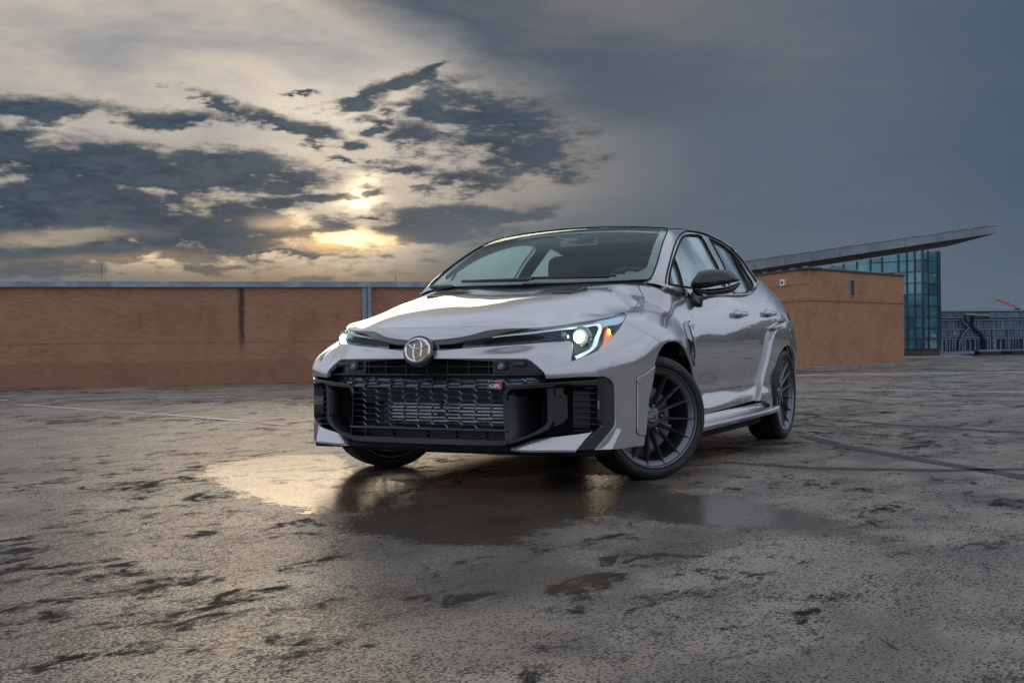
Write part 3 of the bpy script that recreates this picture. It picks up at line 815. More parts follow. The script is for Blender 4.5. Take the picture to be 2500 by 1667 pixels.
# trees and deck edge that the car's flank mirrors, out of frame to the right
ed = MB()
for a0, a1 in ((96, 132), (132, 164)):
    p0, p1 = [Vector((math.cos(math.radians(a))*31-1, math.sin(math.radians(a))*31, 0)) for a in (a0, a1)]
    d_ = (p1-p0).normalized(); n_ = Vector((-d_.y, d_.x, 0))*.15
    ed.hexa([p0-n_, p1-n_, p1+n_, p0+n_]+[v+Vector((0, 0, .95)) for v in (p0-n_, p1-n_, p1+n_, p0+n_)])
o = ed.build('deck_parapet', M['parapet']); tag(o, 'pale parapet along the deck edge mirrored in the car doors', kind='structure')
tv, tf = [], []
for i in range(46):
    a = math.radians(88+i*1.93+rng.uniform(-1, 1)); rr = rng.uniform(38, 50); cx, cy = math.cos(a)*rr-1, math.sin(a)*rr
    h = rng.uniform(3.4, 5.6); w = rng.uniform(1.6, 3.0)
    for k in range(760):
        th = rng.uniform(0, 6.283); ph = math.acos(rng.uniform(-1, 1)); r_ = rng.uniform(.55, 1.0)**.5
        c_ = Vector((cx+w*r_*math.sin(ph)*math.cos(th), cy+w*r_*math.sin(ph)*math.sin(th), h*.50+h*.52*r_*math.cos(ph)))
        s_ = rng.uniform(.11, .25); u_ = Vector((rng.gauss(0, 1), rng.gauss(0, 1), rng.gauss(0, 1))).normalized(); v_ = u_.orthogonal().normalized()
        n0 = len(tv); tv += [tuple(c_+u_*s_), tuple(c_+v_*s_), tuple(c_-u_*s_), tuple(c_-v_*s_)]; tf.append((n0, n0+1, n0+2, n0+3))
o = mesh('trees', tv, tf, M['leaf']); tag(o, 'band of green trees beyond the deck mirrored in the car doors', kind='stuff')
# ---------------------------------------------------------------- panel outlines in surface coordinates
S.update({
 'strip_bot': [(0.1145,0.5739),(0.1363,0.5794),(0.1577,0.5846),(0.1787,0.5893),(0.1992,0.5931),(0.2251,0.5967),(0.2504,0.5991),(0.2752,0.6006),(0.2997,0.6017)],
 'strip_top': [(0.0728,0.6925),(0.0941,0.6964),(0.1153,0.6999),(0.1361,0.7036),(0.1565,0.708),(0.1793,0.7137),(0.2016,0.72),(0.2233,0.7272),(0.2443,0.7358),(0.2658,0.7493),(0.2865,0.7671),(0.307,0.7861),(0.3285,0.8009),(0.3739,0.8189),(0.4218,0.8361),(0.4712,0.8524),(0.5166,0.8594)],
 'hl_top': [(0.3512,0.7231),(0.3922,0.7396),(0.4337,0.7632),(0.4757,0.7936),(0.5167,0.8205),(0.5649,0.8356),(0.6094,0.8359),(0.657,0.8328),(0.7142,0.8327),(0.7368,0.8344),(0.7608,0.8376),(0.7864,0.8411),(0.8141,0.844),(0.8441,0.8459),(0.8786,0.8471),(0.9204,0.8472),(0.9737,0.8457),(1.0147,0.8441),(1.0651,0.8427),(1.1222,0.8424),(1.1785,0.8438)],
 'hl_out': [(1.1785,0.8438),(1.1675,0.8348),(1.158,0.8258),(1.1486,0.817),(1.138,0.8085),(1.1238,0.7988),(1.1092,0.7897),(1.0955,0.7815),(1.0835,0.7744),(1.0658,0.7635),(1.0509,0.7539),(1.0382,0.745),(1.0272,0.7366),(1.0129,0.7237),(1.0007,0.711),(0.9898,0.6982),(0.9791,0.6858),(0.9678,0.6734),(0.9565,0.6615),(0.9458,0.6495),(0.9363,0.6369),(0.9259,0.618),(0.918,0.5981),(0.9119,0.5783),(0.9058,0.5604),(0.9005,0.5494),(0.8942,0.54),(0.8874,0.5317),(0.8802,0.5242),(0.8735,0.5181),(0.8664,0.5127),(0.859,0.5079),(0.8513,0.5037),(0.8367,0.4965),(0.8222,0.49),(0.8077,0.4838),(0.7935,0.4778),(0.7824,0.4732),(0.7712,0.4689),(0.7601,0.4648),(0.749,0.4609)],
 'hl_in': [(0.749,0.4609),(0.7472,0.4646),(0.7453,0.4684),(0.7435,0.4721),(0.7422,0.4758),(0.7397,0.485),(0.7374,0.4945),(0.7347,0.5043),(0.7312,0.5148),(0.7263,0.5279),(0.7207,0.5421),(0.7144,0.5575),(0.7078,0.5739),(0.7043,0.5821),(0.7006,0.5908),(0.6967,0.5989),(0.693,0.6053),(0.688,0.6114),(0.6826,0.6161),(0.6772,0.6194),(0.6722,0.6211),(0.6662,0.6208),(0.6605,0.6184),(0.6549,0.6155),(0.6491,0.6138),(0.6312,0.6125),(0.6134,0.6126),(0.5956,0.6131),(0.5779,0.6131),(0.5468,0.6116),(0.515,0.6089),(0.4822,0.6055),(0.4489,0.6026),(0.4119,0.6007),(0.3757,0.6002),(0.3404,0.6006),(0.3055,0.6012)],
 'hl_end': [(0.3055,0.6012),(0.3269,0.6672),(0.3512,0.7231)],
 'seam_bf': [(1.0272,0.7366),(1.0432,0.7243),(1.0591,0.7123),(1.0751,0.7004),(1.0918,0.6885),(1.1087,0.6775),(1.1269,0.6663),(1.146,0.6548),(1.1659,0.6425),(1.1866,0.6292),(1.2079,0.6154),(1.2294,0.6008),(1.2511,0.5853),(1.2734,0.569),(1.296,0.5526),(1.319,0.5366),(1.342,0.5216),(1.3624,0.5094),(1.3827,0.4981),(1.4029,0.4874),(1.4226,0.4771),(1.4401,0.4681),(1.4571,0.4592),(1.473,0.4504),(1.4871,0.4415),(1.4951,0.435),(1.5017,0.4284),(1.5076,0.422),(1.5137,0.416),(1.5183,0.4118),(1.5225,0.4079),(1.5267,0.4043),(1.5312,0.4008)],
 'trap_top': [(0.3311,0.474),(0.4313,0.4771),(0.5204,0.4832)],
 'trap_side': [(0.5204,0.4832),(0.5253,0.4829),(0.5302,0.4827),(0.5351,0.4822),(0.5401,0.4807),(0.547,0.4773),(0.5539,0.4732),(0.5606,0.4686),(0.5671,0.4638),(0.5814,0.4522),(0.5952,0.4399),(0.6084,0.4263),(0.6211,0.4106),(0.6249,0.4043),(0.6283,0.3968),(0.6313,0.3894),(0.6336,0.383),(0.6335,0.3833),(0.6328,0.3851),(0.632,0.3868),(0.6317,0.387),(0.6326,0.3786),(0.6336,0.369),(0.6346,0.359),(0.6355,0.3495)],
 'bump_low': [(0.638,0.3482),(0.6798,0.3503),(0.7216,0.351),(0.7633,0.351),(0.805,0.3508),(0.8342,0.3501),(0.8651,0.3485),(0.8991,0.3464),(0.9369,0.3441)],
 'frame_out': [(0.9369,0.3441),(0.947,0.3392),(0.9579,0.3345),(0.9682,0.3295),(0.977,0.3237),(0.9854,0.3156),(0.9926,0.3067),(0.9979,0.2973),(1.0008,0.2877),(1.0056,0.244),(1.008,0.2016),(1.0086,0.1617),(1.0077,0.1226),(1.0064,0.1179),(1.0031,0.1135),(0.9985,0.1094),(0.9933,0.1056),(0.9585,0.0822),(0.9254,0.0583),(0.8947,0.0339),(0.8666,0.0088)],
 'bump_bot': [(0.8666,0.0088),(0.8906,0.008),(0.9164,0.0069),(0.9442,0.0056),(0.9741,0.0044),(1.0391,0.0024),(1.1109,0.0001),(1.1851,-0.0026),(1.2656,-0.006)],
 'bump_rear': [(1.241,-0.0087),(1.2501,-0.0056),(1.2601,-0.0028),(1.2689,0.0005),(1.2734,0.0047),(1.2786,0.0257),(1.28,0.0474),(1.2805,0.0689),(1.2829,0.0895),(1.2904,0.1216),(1.2993,0.1526),(1.3097,0.1842),(1.3224,0.2186),(1.3323,0.2422),(1.3441,0.2658),(1.3565,0.2873),(1.3687,0.3059),(1.3795,0.321),(1.3903,0.3343),(1.4021,0.3466),(1.4161,0.358),(1.4281,0.3659),(1.442,0.3734),(1.4579,0.3806),(1.4757,0.3875),(1.4876,0.3911),(1.5016,0.3943),(1.5165,0.3974),(1.5312,0.4008)],
 'arch_f': [(1.5312,0.4008),(1.5455,0.4028),(1.5596,0.4051),(1.5743,0.4074),(1.5905,0.4092),(1.6049,0.4101),(1.6207,0.4105),(1.6373,0.4108),(1.6542,0.411),(1.6725,0.4116),(1.6916,0.4123),(1.7111,0.413),(1.7307,0.4137),(1.76,0.415),(1.7918,0.4172),(1.8244,0.4197),(1.8553,0.4212),(1.8941,0.4217),(1.932,0.4216),(1.9682,0.4211),(2.0017,0.4202),(2.0357,0.4186),(2.0651,0.4157),(2.0916,0.4116),(2.1167,0.4065),(2.1424,0.3996),(2.1666,0.3908),(2.1894,0.3803),(2.2107,0.3683),(2.2337,0.3527),(2.2547,0.3359),(2.2746,0.3183),(2.2948,0.2993)],
 'door_f': [(2.1692,0.8124),(2.1709,0.7984),(2.1739,0.7854),(2.1787,0.7735),(2.1857,0.7625),(2.1955,0.7523),(2.2077,0.7422),(2.2211,0.7315),(2.234,0.7197),(2.2405,0.7112),(2.2453,0.7021),(2.2499,0.6928),(2.2561,0.6838),(2.2619,0.6801),(2.2698,0.6769),(2.2768,0.6734),(2.2794,0.6691),(2.2746,0.6488),(2.2668,0.6281),(2.2579,0.6074),(2.2501,0.5873),(2.2424,0.5637),(2.2358,0.5396),(2.2315,0.5141),(2.2318,0.4867),(2.2383,0.4523),(2.2462,0.4246),(2.2555,0.3997),(2.2689,0.3744),(2.2832,0.3515),(2.2986,0.3276),(2.3139,0.3018),(2.3273,0.2734)],
 'belt_f': [(2.1157,0.834),(2.1184,0.8286),(2.1218,0.8237),(2.1261,0.8197),(2.1317,0.8167),(2.1396,0.8147),(2.1486,0.8136),(2.1585,0.813),(2.1692,0.8124)],
 'belt_d1': [(2.1692,0.8124),(2.1889,0.8155),(2.2126,0.8178),(2.246,0.8208),(2.3199,0.8266),(2.4827,0.8346),(2.5727,0.8404),(2.6481,0.8454),(2.7179,0.849),(2.8226,0.8526),(2.9448,0.8558),(3.0926,0.86),(3.2558,0.8489)],
 'belt_d2': [(3.2558,0.8489),(3.3292,0.8433),(3.4024,0.8368),(3.4767,0.8308),(3.5529,0.8257),(3.5879,0.8239),(3.6241,0.8224),(3.6609,0.8216),(3.698,0.8215),(3.7327,0.8222),(3.7683,0.8236),(3.8042,0.8254),(3.8398,0.8276),(3.894,0.8313),(3.9496,0.8352),(4.0071,0.8388),(4.0671,0.8418)],
 'door_m': [(3.2558,0.8489),(3.2822,0.8305),(3.3088,0.813),(3.3345,0.7965),(3.3583,0.7806),(3.3679,0.7735),(3.376,0.7662),(3.3816,0.7588),(3.3837,0.7513),(3.3825,0.7334),(3.3791,0.7154),(3.3736,0.6973),(3.3663,0.6791),(3.3548,0.6576),(3.3413,0.6363),(3.3291,0.6153),(3.3213,0.595),(3.3196,0.5751),(3.322,0.5553),(3.3252,0.5352),(3.3265,0.5141),(3.3263,0.4793),(3.3287,0.4437),(3.3341,0.4118),(3.3441,0.3831),(3.3566,0.3557),(3.3693,0.3279),(3.3829,0.2976),(3.395,0.2632),(3.3898,0.217),(3.3501,0.175),(3.301,0.1374),(3.2636,0.1025)],
 'door_bot1': [(2.3729,0.0882),(2.7814,0.0938),(3.2636,0.1025)],
 'door_bot2': [(3.2636,0.1025),(3.3034,0.1031),(3.3436,0.1037),(3.3842,0.1044),(3.4252,0.1052),(3.4637,0.1061),(3.5025,0.1071),(3.5416,0.1082),(3.581,0.1093)],
 'door_r': [(4.0671,0.8418),(4.0734,0.8326),(4.0797,0.8234),(4.0871,0.8142),(4.0968,0.805),(4.1088,0.7964),(4.1235,0.7877),(4.1398,0.7789),(4.1568,0.77),(4.1738,0.7624),(4.1933,0.7547),(4.2106,0.7467),(4.221,0.7379),(4.2239,0.7266),(4.2217,0.7146),(4.2171,0.7021),(4.2122,0.6898),(4.2059,0.6776),(4.1976,0.6654),(4.1888,0.6534),(4.1809,0.6414),(4.1729,0.6279),(4.1656,0.6146),(4.1595,0.6014),(4.1554,0.5885)],
 'door_rl': [(4.0152,0.5859),(4.0306,0.5795),(4.0474,0.5732),(4.0622,0.5667),(4.0713,0.5599),(4.0782,0.5464),(4.081,0.5321),(4.081,0.5171),(4.0794,0.5012),(4.0755,0.4884),(4.0687,0.4751),(4.0611,0.4614),(4.0546,0.4476),(4.0492,0.4315),(4.0446,0.4158),(4.0401,0.4008),(4.0349,0.3866),(4.0278,0.3729),(4.0192,0.3595),(4.011,0.3461),(4.0045,0.3325),(3.9966,0.3079),(3.9876,0.2806),(3.9749,0.251),(3.9558,0.221),(3.9375,0.1993),(3.9163,0.1786),(3.8917,0.1593),(3.8616,0.1416),(3.8359,0.1322),(3.8055,0.1238),(3.7733,0.1158),(3.7425,0.1079)],
 'flare_edge': [(4.1554,0.5885),(4.1164,0.584),(4.0769,0.58),(4.0412,0.5756),(4.0135,0.5701),(3.9743,0.5568),(3.9436,0.5422),(3.9192,0.5266),(3.8992,0.5103),(3.8821,0.49),(3.8721,0.4682),(3.8657,0.4457),(3.859,0.4233),(3.8528,0.406),(3.8473,0.3897),(3.8421,0.3742),(3.8367,0.3591),(3.8294,0.342),(3.8208,0.3247),(3.8119,0.3064),(3.803,0.2865),(3.7967,0.2725),(3.7892,0.2581),(3.7802,0.2433),(3.7696,0.2285),(3.759,0.2153),(3.7467,0.2024),(3.7323,0.19),(3.7149,0.1782),(3.6817,0.1597),(3.6465,0.1422),(3.6121,0.1255),(3.581,0.1093)],
 'arch_r': [(4.2179,0.344),(4.2243,0.3538),(4.2305,0.3637),(4.2375,0.3735),(4.2463,0.3833),(4.2572,0.3937),(4.2695,0.4044),(4.2845,0.4153),(4.3033,0.4264),(4.3191,0.4334),(4.3386,0.4403),(4.361,0.4469),(4.3857,0.4532),(4.4061,0.4576),(4.4287,0.4616),(4.4533,0.4651),(4.4793,0.468),(4.5048,0.4699),(4.532,0.4711),(4.5599,0.4718),(4.5877,0.4723)],
 'frame_o2': [(0.9368,0.3382),(0.9457,0.3334),(0.9551,0.3287),(0.9641,0.3238),(0.9718,0.3183),(0.9793,0.3108),(0.986,0.3026),(0.991,0.2939),(0.9936,0.2851),(0.9976,0.2422),(0.9994,0.2007),(0.9996,0.1615),(0.9987,0.1231),(0.9977,0.1188),(0.9952,0.1147),(0.9916,0.1109),(0.9871,0.1075),(0.9533,0.0846),(0.921,0.0613),(0.891,0.0374),(0.8635,0.0128)],
 'frame_bot': [(0.8635,0.0128),(0.7736,0.0101)],
 'frame_i2': [(0.7736,0.0101),(0.8118,0.0433),(0.852,0.0754),(0.897,0.1055),(0.9066,0.1092),(0.9169,0.1126),(0.9223,0.117),(0.918,0.1256),(0.9086,0.1352),(0.9028,0.1452),(0.9012,0.187),(0.903,0.2306),(0.9014,0.2762),(0.8972,0.2858),(0.8896,0.2948),(0.8821,0.3039)],
 'frame_topin': [(0.4324,0.2613),(0.4337,0.2659),(0.4348,0.2707),(0.4362,0.2753),(0.4383,0.2797),(0.4411,0.2837),(0.4446,0.2874),(0.4483,0.2909),(0.4523,0.2941),(0.4567,0.2974),(0.4614,0.3006),(0.4663,0.3031),(0.4714,0.3045),(0.5116,0.3086),(0.5514,0.3113),(0.5909,0.3136),(0.6304,0.3162),(0.6734,0.3191),(0.7167,0.3215),(0.7601,0.3235),(0.8037,0.3255),(0.8202,0.3259),(0.8372,0.3262),(0.8548,0.3268),(0.8731,0.3281),(0.883,0.3295),(0.8932,0.3318),(0.9036,0.3342),(0.9143,0.3365)],
 'frame_toplow': [(0.8026,0.3048),(0.7519,0.3069),(0.7016,0.3069),(0.6795,0.3015),(0.6576,0.2958),(0.5648,0.2915),(0.4708,0.2872),(0.4634,0.2847),(0.4572,0.2796),(0.4503,0.2709),(0.4459,0.2613),(0.4462,0.2501),(0.4482,0.2388)],
 'duct_l': [(0.4318,0.2613),(0.4322,0.2284),(0.4328,0.1969),(0.4338,0.1658),(0.4354,0.1347),(0.437,0.1172),(0.4391,0.0994),(0.4416,0.0813),(0.4439,0.0627)],
 'lip_top': [(0.3275,0.0589),(0.3492,0.0583),(0.3706,0.0576),(0.3919,0.0571),(0.413,0.0572),(0.4208,0.058),(0.4285,0.0595),(0.4362,0.0612),(0.4439,0.0627),(0.4657,0.0656),(0.4876,0.068),(0.5089,0.0712),(0.5294,0.0764),(0.5529,0.0854),(0.5757,0.0962),(0.5978,0.108),(0.6191,0.1204),(0.6251,0.1253),(0.6302,0.1314),(0.6348,0.1379),(0.6396,0.1441)],
 'lip_low': [(0.328,0.0328),(0.3476,0.0329),(0.3669,0.0329),(0.3861,0.0331),(0.4051,0.0337),(0.4147,0.0343),(0.4241,0.0354),(0.4335,0.0368),(0.4428,0.0386),(0.4562,0.0417),(0.4695,0.0452),(0.4827,0.0491),(0.4956,0.0533),(0.5206,0.0621),(0.5452,0.0711),(0.5695,0.0804),(0.5935,0.09),(0.607,0.0953),(0.6205,0.1007),(0.6334,0.1068),(0.6449,0.1142),(0.6495,0.1196),(0.6525,0.1263),(0.655,0.1335),(0.6578,0.1404)],
 'post_l': [(0.6396,0.1441),(0.6384,0.2047),(0.6383,0.2831)],
 'post_r': [(0.6578,0.1404),(0.6609,0.2045),(0.6677,0.2914)],
 'paintlip': [(0.4668,0.0219),(0.4991,0.0351),(0.5312,0.0482),(0.5635,0.0581),(0.6077,0.0657),(0.6529,0.0703),(0.6989,0.0748),(0.7507,0.0801),(0.8028,0.0851),(0.8575,0.09),(0.8628,0.0911),(0.8681,0.0929),(0.8734,0.0946)],
 'paintlip_b': [(0.4668,0.0219),(0.4885,0.0189),(0.51,0.0158),(0.5314,0.0139),(0.5724,0.0131),(0.6134,0.0133),(0.6548,0.0133),(0.6941,0.0128),(0.7338,0.0121),(0.7736,0.0112)],
 'insert': [(1.2004,0.3278),(1.4136,0.3577),(1.3224,0.2186),(1.2769,0.05),(1.2143,0.0599),(1.1919,0.0716)],
 'vent': [(2.0852,0.5987),(2.1282,0.6259),(2.1976,0.6503),(2.1619,0.6186),(2.2301,0.3791),(2.1305,0.4309),(2.0807,0.4947),(2.0797,0.5626)],
 'badge_side': [(2.1865,0.6299),(2.2495,0.6389),(2.2311,0.6003),(2.1654,0.5877)],
 'fogcam': [(0.6704,0.2928),(0.7095,0.2912),(0.7109,0.2593),(0.6743,0.2606)],
 'amber': [(0.8808,0.7513),(0.9336,0.6441),(0.913,0.5881),(0.8966,0.5553),(0.8631,0.5258)],
 'lampmir': [(0.8134,0.8329),(0.952,0.8306),(1.1368,0.8285),(1.0914,0.7911),(1.0196,0.7464),(0.9748,0.7383),(0.8887,0.7529),(0.8552,0.7534),(0.8343,0.7834)],
 'drl_up': [(0.3438,0.6933),(0.3869,0.7065),(0.4305,0.7244),(0.4738,0.7477),(0.5156,0.7714),(0.5648,0.7869),(0.6114,0.7888),(0.6608,0.7882),(0.7175,0.7906),(0.7391,0.7935),(0.762,0.7977),(0.7863,0.8009),(0.8125,0.8007),(0.8165,0.7988),(0.8206,0.7946),(0.8246,0.7897),(0.8287,0.7852)],
 'drl_dn': [(0.8288,0.7803),(0.831,0.7713),(0.8336,0.7623),(0.8358,0.7539),(0.8365,0.7462),(0.8346,0.7194),(0.8315,0.6939),(0.827,0.6689),(0.8223,0.6439),(0.82,0.6292),(0.818,0.6144),(0.8167,0.5997),(0.816,0.5853),(0.8154,0.5733),(0.8145,0.5622),(0.8127,0.5526),(0.8098,0.5449),(0.7985,0.5275),(0.7855,0.5134),(0.7716,0.5015),(0.7573,0.4907)],
 'proj': [(0.7388,0.6874)],
 'dh1': [(3.0874,0.7062)],
 'dh2': [(3.3575,0.6977)],
 'dh3': [(3.8361,0.6806)],
 'dh4': [(4.121,0.6682)],
 '_facet': [(0.8679,0.0104),(1.0041,0.105),(1.0436,0.0965),(0.9673,0.0077)],
 'win_out': [(-0.3796,1.0134),(-0.3839,1.0205),(-0.3876,1.0275),(-0.3921,1.0346),(-0.3988,1.0418),(-0.4105,1.0515),(-0.4239,1.0614),(-0.4387,1.0713),(-0.4546,1.0813),(-0.5063,1.1118),(-0.5634,1.1431),(-0.6267,1.1752),(-0.6933,1.2079),(-0.7387,1.2304),(-0.7853,1.2531),(-0.8346,1.2762),(-0.8892,1.2997),(-0.9235,1.3127),(-0.963,1.3261),(-1.0073,1.3397),(-1.0563,1.3531),(-1.1044,1.3653),(-1.1563,1.3775),(-1.2098,1.3891),(-1.2624,1.3993),(-1.3101,1.4075),(-1.3551,1.4143),(-1.3935,1.4192),(-1.4268,1.4223),(-1.4901,1.4259),(-1.5535,1.428),(-1.6198,1.4293),(-1.6899,1.4302),(-1.7493,1.4301),(-1.8076,1.4289),(-1.8648,1.4269),(-1.9204,1.4243),(-1.9765,1.421),(-2.0274,1.4168),(-2.0748,1.4117),(-2.1222,1.4058),(-2.1729,1.3994),(-2.2264,1.3926),(-2.2811,1.385),(-2.3482,1.3777),(-2.4096,1.3699),(-2.4535,1.3599),(-2.485,1.3483),(-2.5091,1.336),(-2.5281,1.323),(-2.5413,1.3093),(-2.5491,1.2949),(-2.5514,1.2799),(-2.5463,1.2616),(-2.5348,1.2426),(-2.5187,1.2232),(-2.5019,1.2039),(-2.4828,1.1806),(-2.4653,1.1574),(-2.4495,1.1345),(-2.4353,1.1117)],
 'belt': [(-0.3796,1.0134),(-0.4156,1.0055),(-0.4504,0.9973),(-0.4868,0.9895),(-0.5268,0.9829),(-0.56,0.9791),(-0.5969,0.9762),(-0.6373,0.9746),(-0.6812,0.9743),(-0.7644,0.9763),(-0.8516,0.9801),(-0.9441,0.9846),(-1.0421,0.989),(-1.1859,0.9943),(-1.318,0.9991),(-1.4536,1.0039),(-1.6048,1.0096),(-1.6737,1.0122),(-1.7413,1.0148),(-1.8107,1.0178),(-1.8827,1.0216),(-1.916,1.0237),(-1.9509,1.0263),(-1.9869,1.0297),(-2.0244,1.0341),(-2.0609,1.0393),(-2.101,1.0456),(-2.147,1.0528),(-2.1956,1.0606),(-2.2661,1.073),(-2.3257,1.0858),(-2.3781,1.0987),(-2.4353,1.1117)],
 'g1': [(-0.4458,1.0343),(-0.4677,1.0506),(-0.4891,1.067),(-0.5117,1.0834),(-0.5375,1.1),(-0.5875,1.1273),(-0.6435,1.1552),(-0.7029,1.1835),(-0.7637,1.2122),(-0.8166,1.2364),(-0.8738,1.2611),(-0.9398,1.2866),(-1.0192,1.3133),(-1.0587,1.3256),(-1.102,1.3382),(-1.1483,1.3506),(-1.197,1.3623),(-1.2384,1.3709),(-1.2813,1.3789),(-1.3224,1.3857),(-1.3586,1.3909),(-1.3972,1.3954),(-1.4327,1.3985),(-1.4663,1.4004),(-1.4986,1.4017),(-1.5367,1.4035),(-1.5778,1.4053),(-1.6135,1.405),(-1.6333,1.4002),(-1.642,1.3757),(-1.6327,1.3465),(-1.6157,1.3154),(-1.6026,1.2854),(-1.5965,1.2558),(-1.5916,1.2263),(-1.5851,1.1965),(-1.5744,1.1661),(-1.5573,1.1324),(-1.5368,1.0983),(-1.5143,1.064),(-1.4913,1.0299),(-1.4864,1.0248),(-1.479,1.0194),(-1.4707,1.014),(-1.4629,1.0087)],
 'g2': [(-1.8471,1.4034),(-1.9055,1.3985),(-1.9639,1.3935),(-2.0171,1.3877),(-2.0645,1.3805),(-2.1104,1.3724),(-2.1601,1.3639),(-2.2144,1.3551),(-2.2698,1.3458),(-2.2876,1.3424),(-2.3035,1.3384),(-2.315,1.3336),(-2.3187,1.3278),(-2.3107,1.2947),(-2.2955,1.2606),(-2.2683,1.2257),(-2.2134,1.1895),(-2.1743,1.153),(-2.147,1.116),(-2.1071,1.0813),(-2.0434,1.0529),(-1.959,1.0371),(-1.8448,1.0255),(-1.7336,1.0195),(-1.6542,1.0202),(-1.6236,1.0285),(-1.6144,1.044),(-1.6185,1.0631),(-1.6275,1.082),(-1.6497,1.1083),(-1.686,1.1365),(-1.7261,1.1653),(-1.7576,1.1931),(-1.7783,1.2238),(-1.7905,1.2534),(-1.7998,1.2828),(-1.8121,1.3126)],
 'g3': [(-2.3643,1.3286),(-2.3818,1.3161),(-2.3972,1.3034),(-2.4075,1.2903),(-2.4111,1.2764),(-2.4069,1.2548),(-2.3972,1.2327),(-2.3852,1.2103),(-2.3723,1.188),(-2.3641,1.1668),(-2.3574,1.1456),(-2.3433,1.1242),(-2.3117,1.1023),(-2.2657,1.0883),(-2.1823,1.0711),(-2.1071,1.0582),(-2.0767,1.0563),(-2.0864,1.0821),(-2.1341,1.119),(-2.2169,1.1619),(-2.2982,1.2035),(-2.3189,1.2296),(-2.3333,1.2553),(-2.3461,1.2809),(-2.361,1.3068)],
 'q_div': [(-0.7403,1.2029),(-0.7317,1.1781),(-0.7241,1.1535),(-0.7153,1.1289),(-0.7031,1.1038),(-0.684,1.0748),(-0.6616,1.0456),(-0.6381,1.0164),(-0.616,0.9875)],
 'sail': [(-0.5682,1.1318),(-0.5617,1.12),(-0.5553,1.1084),(-0.5493,1.0967),(-0.5437,1.0851),(-0.5338,1.0639),(-0.5242,1.0429),(-0.5147,1.0219),(-0.505,1.0009)],
 'mir_cap': [(-0.1425,1.0535),(-0.1407,1.0573),(-0.1388,1.0611),(-0.1367,1.0648),(-0.1256,1.0812),(-0.1142,1.0974),(-0.1024,1.1133),(-0.0992,1.1175),(-0.0955,1.1213),(-0.0911,1.1236),(-0.0703,1.1275),(-0.0489,1.1298),(-0.0274,1.1312),(-0.0088,1.1317),(0.0099,1.1313),(0.0284,1.1299),(0.0461,1.1279),(0.0637,1.1249),(0.0803,1.1196),(0.0921,1.1125),(0.103,1.1031),(0.1133,1.0932),(0.1219,1.0849),(0.13,1.0761),(0.1371,1.0671),(0.1373,1.0655),(0.1365,1.0638),(0.1352,1.0626),(0.1244,1.0586),(0.1132,1.0551),(0.1018,1.052),(0.087,1.0483),(0.0722,1.0448),(0.0572,1.0417),(0.0349,1.0375),(0.0126,1.0337),(-0.0098,1.0299),(-0.0273,1.0266),(-0.0447,1.0233),(-0.0622,1.0207),(-0.0771,1.0196),(-0.0922,1.0192),(-0.1072,1.0194),(-0.1189,1.0194),(-0.1306,1.02),(-0.1409,1.0223),(-0.1431,1.0252),(-0.1438,1.0299),(-0.1446,1.0346)],
 'mir_low': [(-0.1372,1.0185),(-0.1197,1.0178),(-0.1022,1.0171),(-0.0847,1.0166),(-0.076,1.0165),(-0.0672,1.0165),(-0.0585,1.0169),(-0.0235,1.0194),(0.0114,1.0224),(0.0459,1.0268),(0.0648,1.0309),(0.0834,1.0365),(0.1017,1.0426),(0.1151,1.0482),(0.1283,1.0544),(0.1396,1.058),(0.1408,1.0561),(0.1401,1.0517),(0.1387,1.0475),(0.1356,1.041),(0.1318,1.0347),(0.1275,1.0289),(0.1194,1.0196),(0.1108,1.0107),(0.1013,1.0031),(0.0896,0.9963),(0.0771,0.9908),(0.0641,0.9869),(0.0458,0.9838),(0.027,0.9823),(0.0083,0.9812),(-0.0104,0.9796),(-0.0291,0.9784),(-0.0477,0.9784),(-0.0552,0.9801),(-0.0626,0.9831),(-0.0701,0.9857),(-0.0826,0.9878),(-0.0952,0.9895),(-0.1075,0.9921),(-0.1158,0.9954),(-0.1237,0.9997),(-0.1317,1.0039)],
 'mir_sig': [(0.0868,1.0354),(0.0968,1.0389),(0.1067,1.0423),(0.1165,1.0461),(0.1255,1.0505),(0.1343,1.0551),(0.1418,1.058),(0.1427,1.0564),(0.1422,1.053),(0.1406,1.0505),(0.1283,1.0444),(0.115,1.0392),(0.1016,1.034)],
 'mir_stalk': [(-0.1316,1.0172),(-0.1225,1.0091),(-0.1134,1.0009),(-0.1037,0.9939),(-0.0922,0.9899),(-0.0802,0.9871),(-0.072,0.9819),(-0.0707,0.9728),(-0.0734,0.9613),(-0.0761,0.9498),(-0.0765,0.936),(-0.077,0.9221),(-0.0813,0.9128),(-0.0935,0.9089),(-0.1095,0.9095),(-0.1233,0.9143),(-0.137,0.9262),(-0.1485,0.9422),(-0.1559,0.9589),(-0.1551,0.9685),(-0.1501,0.9788),(-0.1451,0.989)],
 '_tq': [-0.24253562503633297,0.9701425001453319,0.0],
 '_slats': [[[0.699,0.705,0.501],[0.636,0.816,0.499]],[[0.699,0.704,0.475],[0.636,0.816,0.473]],[[0.7,0.704,0.444],[0.636,0.816,0.442]],[[0.7,0.704,0.415],[0.637,0.815,0.413]],[[0.7,0.704,0.386],[0.637,0.815,0.384]],[[0.7,0.703,0.357],[0.637,0.815,0.355]],[[0.7,0.703,0.327],[0.637,0.815,0.326]],[[0.701,0.703,0.298],[0.637,0.814,0.296]]],
 '_fog': [[0.771,0.635,0.502],[0.748,0.668,0.502],[0.747,0.669,0.47],[0.768,0.639,0.471]],
 '_postface': [[0.767,0.621,0.498],[0.726,0.683,0.466],[0.726,0.683,0.357],[0.745,0.654,0.328],[0.769,0.62,0.318]],
 '_gr': [[0.905,0.358,0.537],[0.905,0.425,0.537],[0.905,0.421,0.503],[0.905,0.355,0.505]],
})
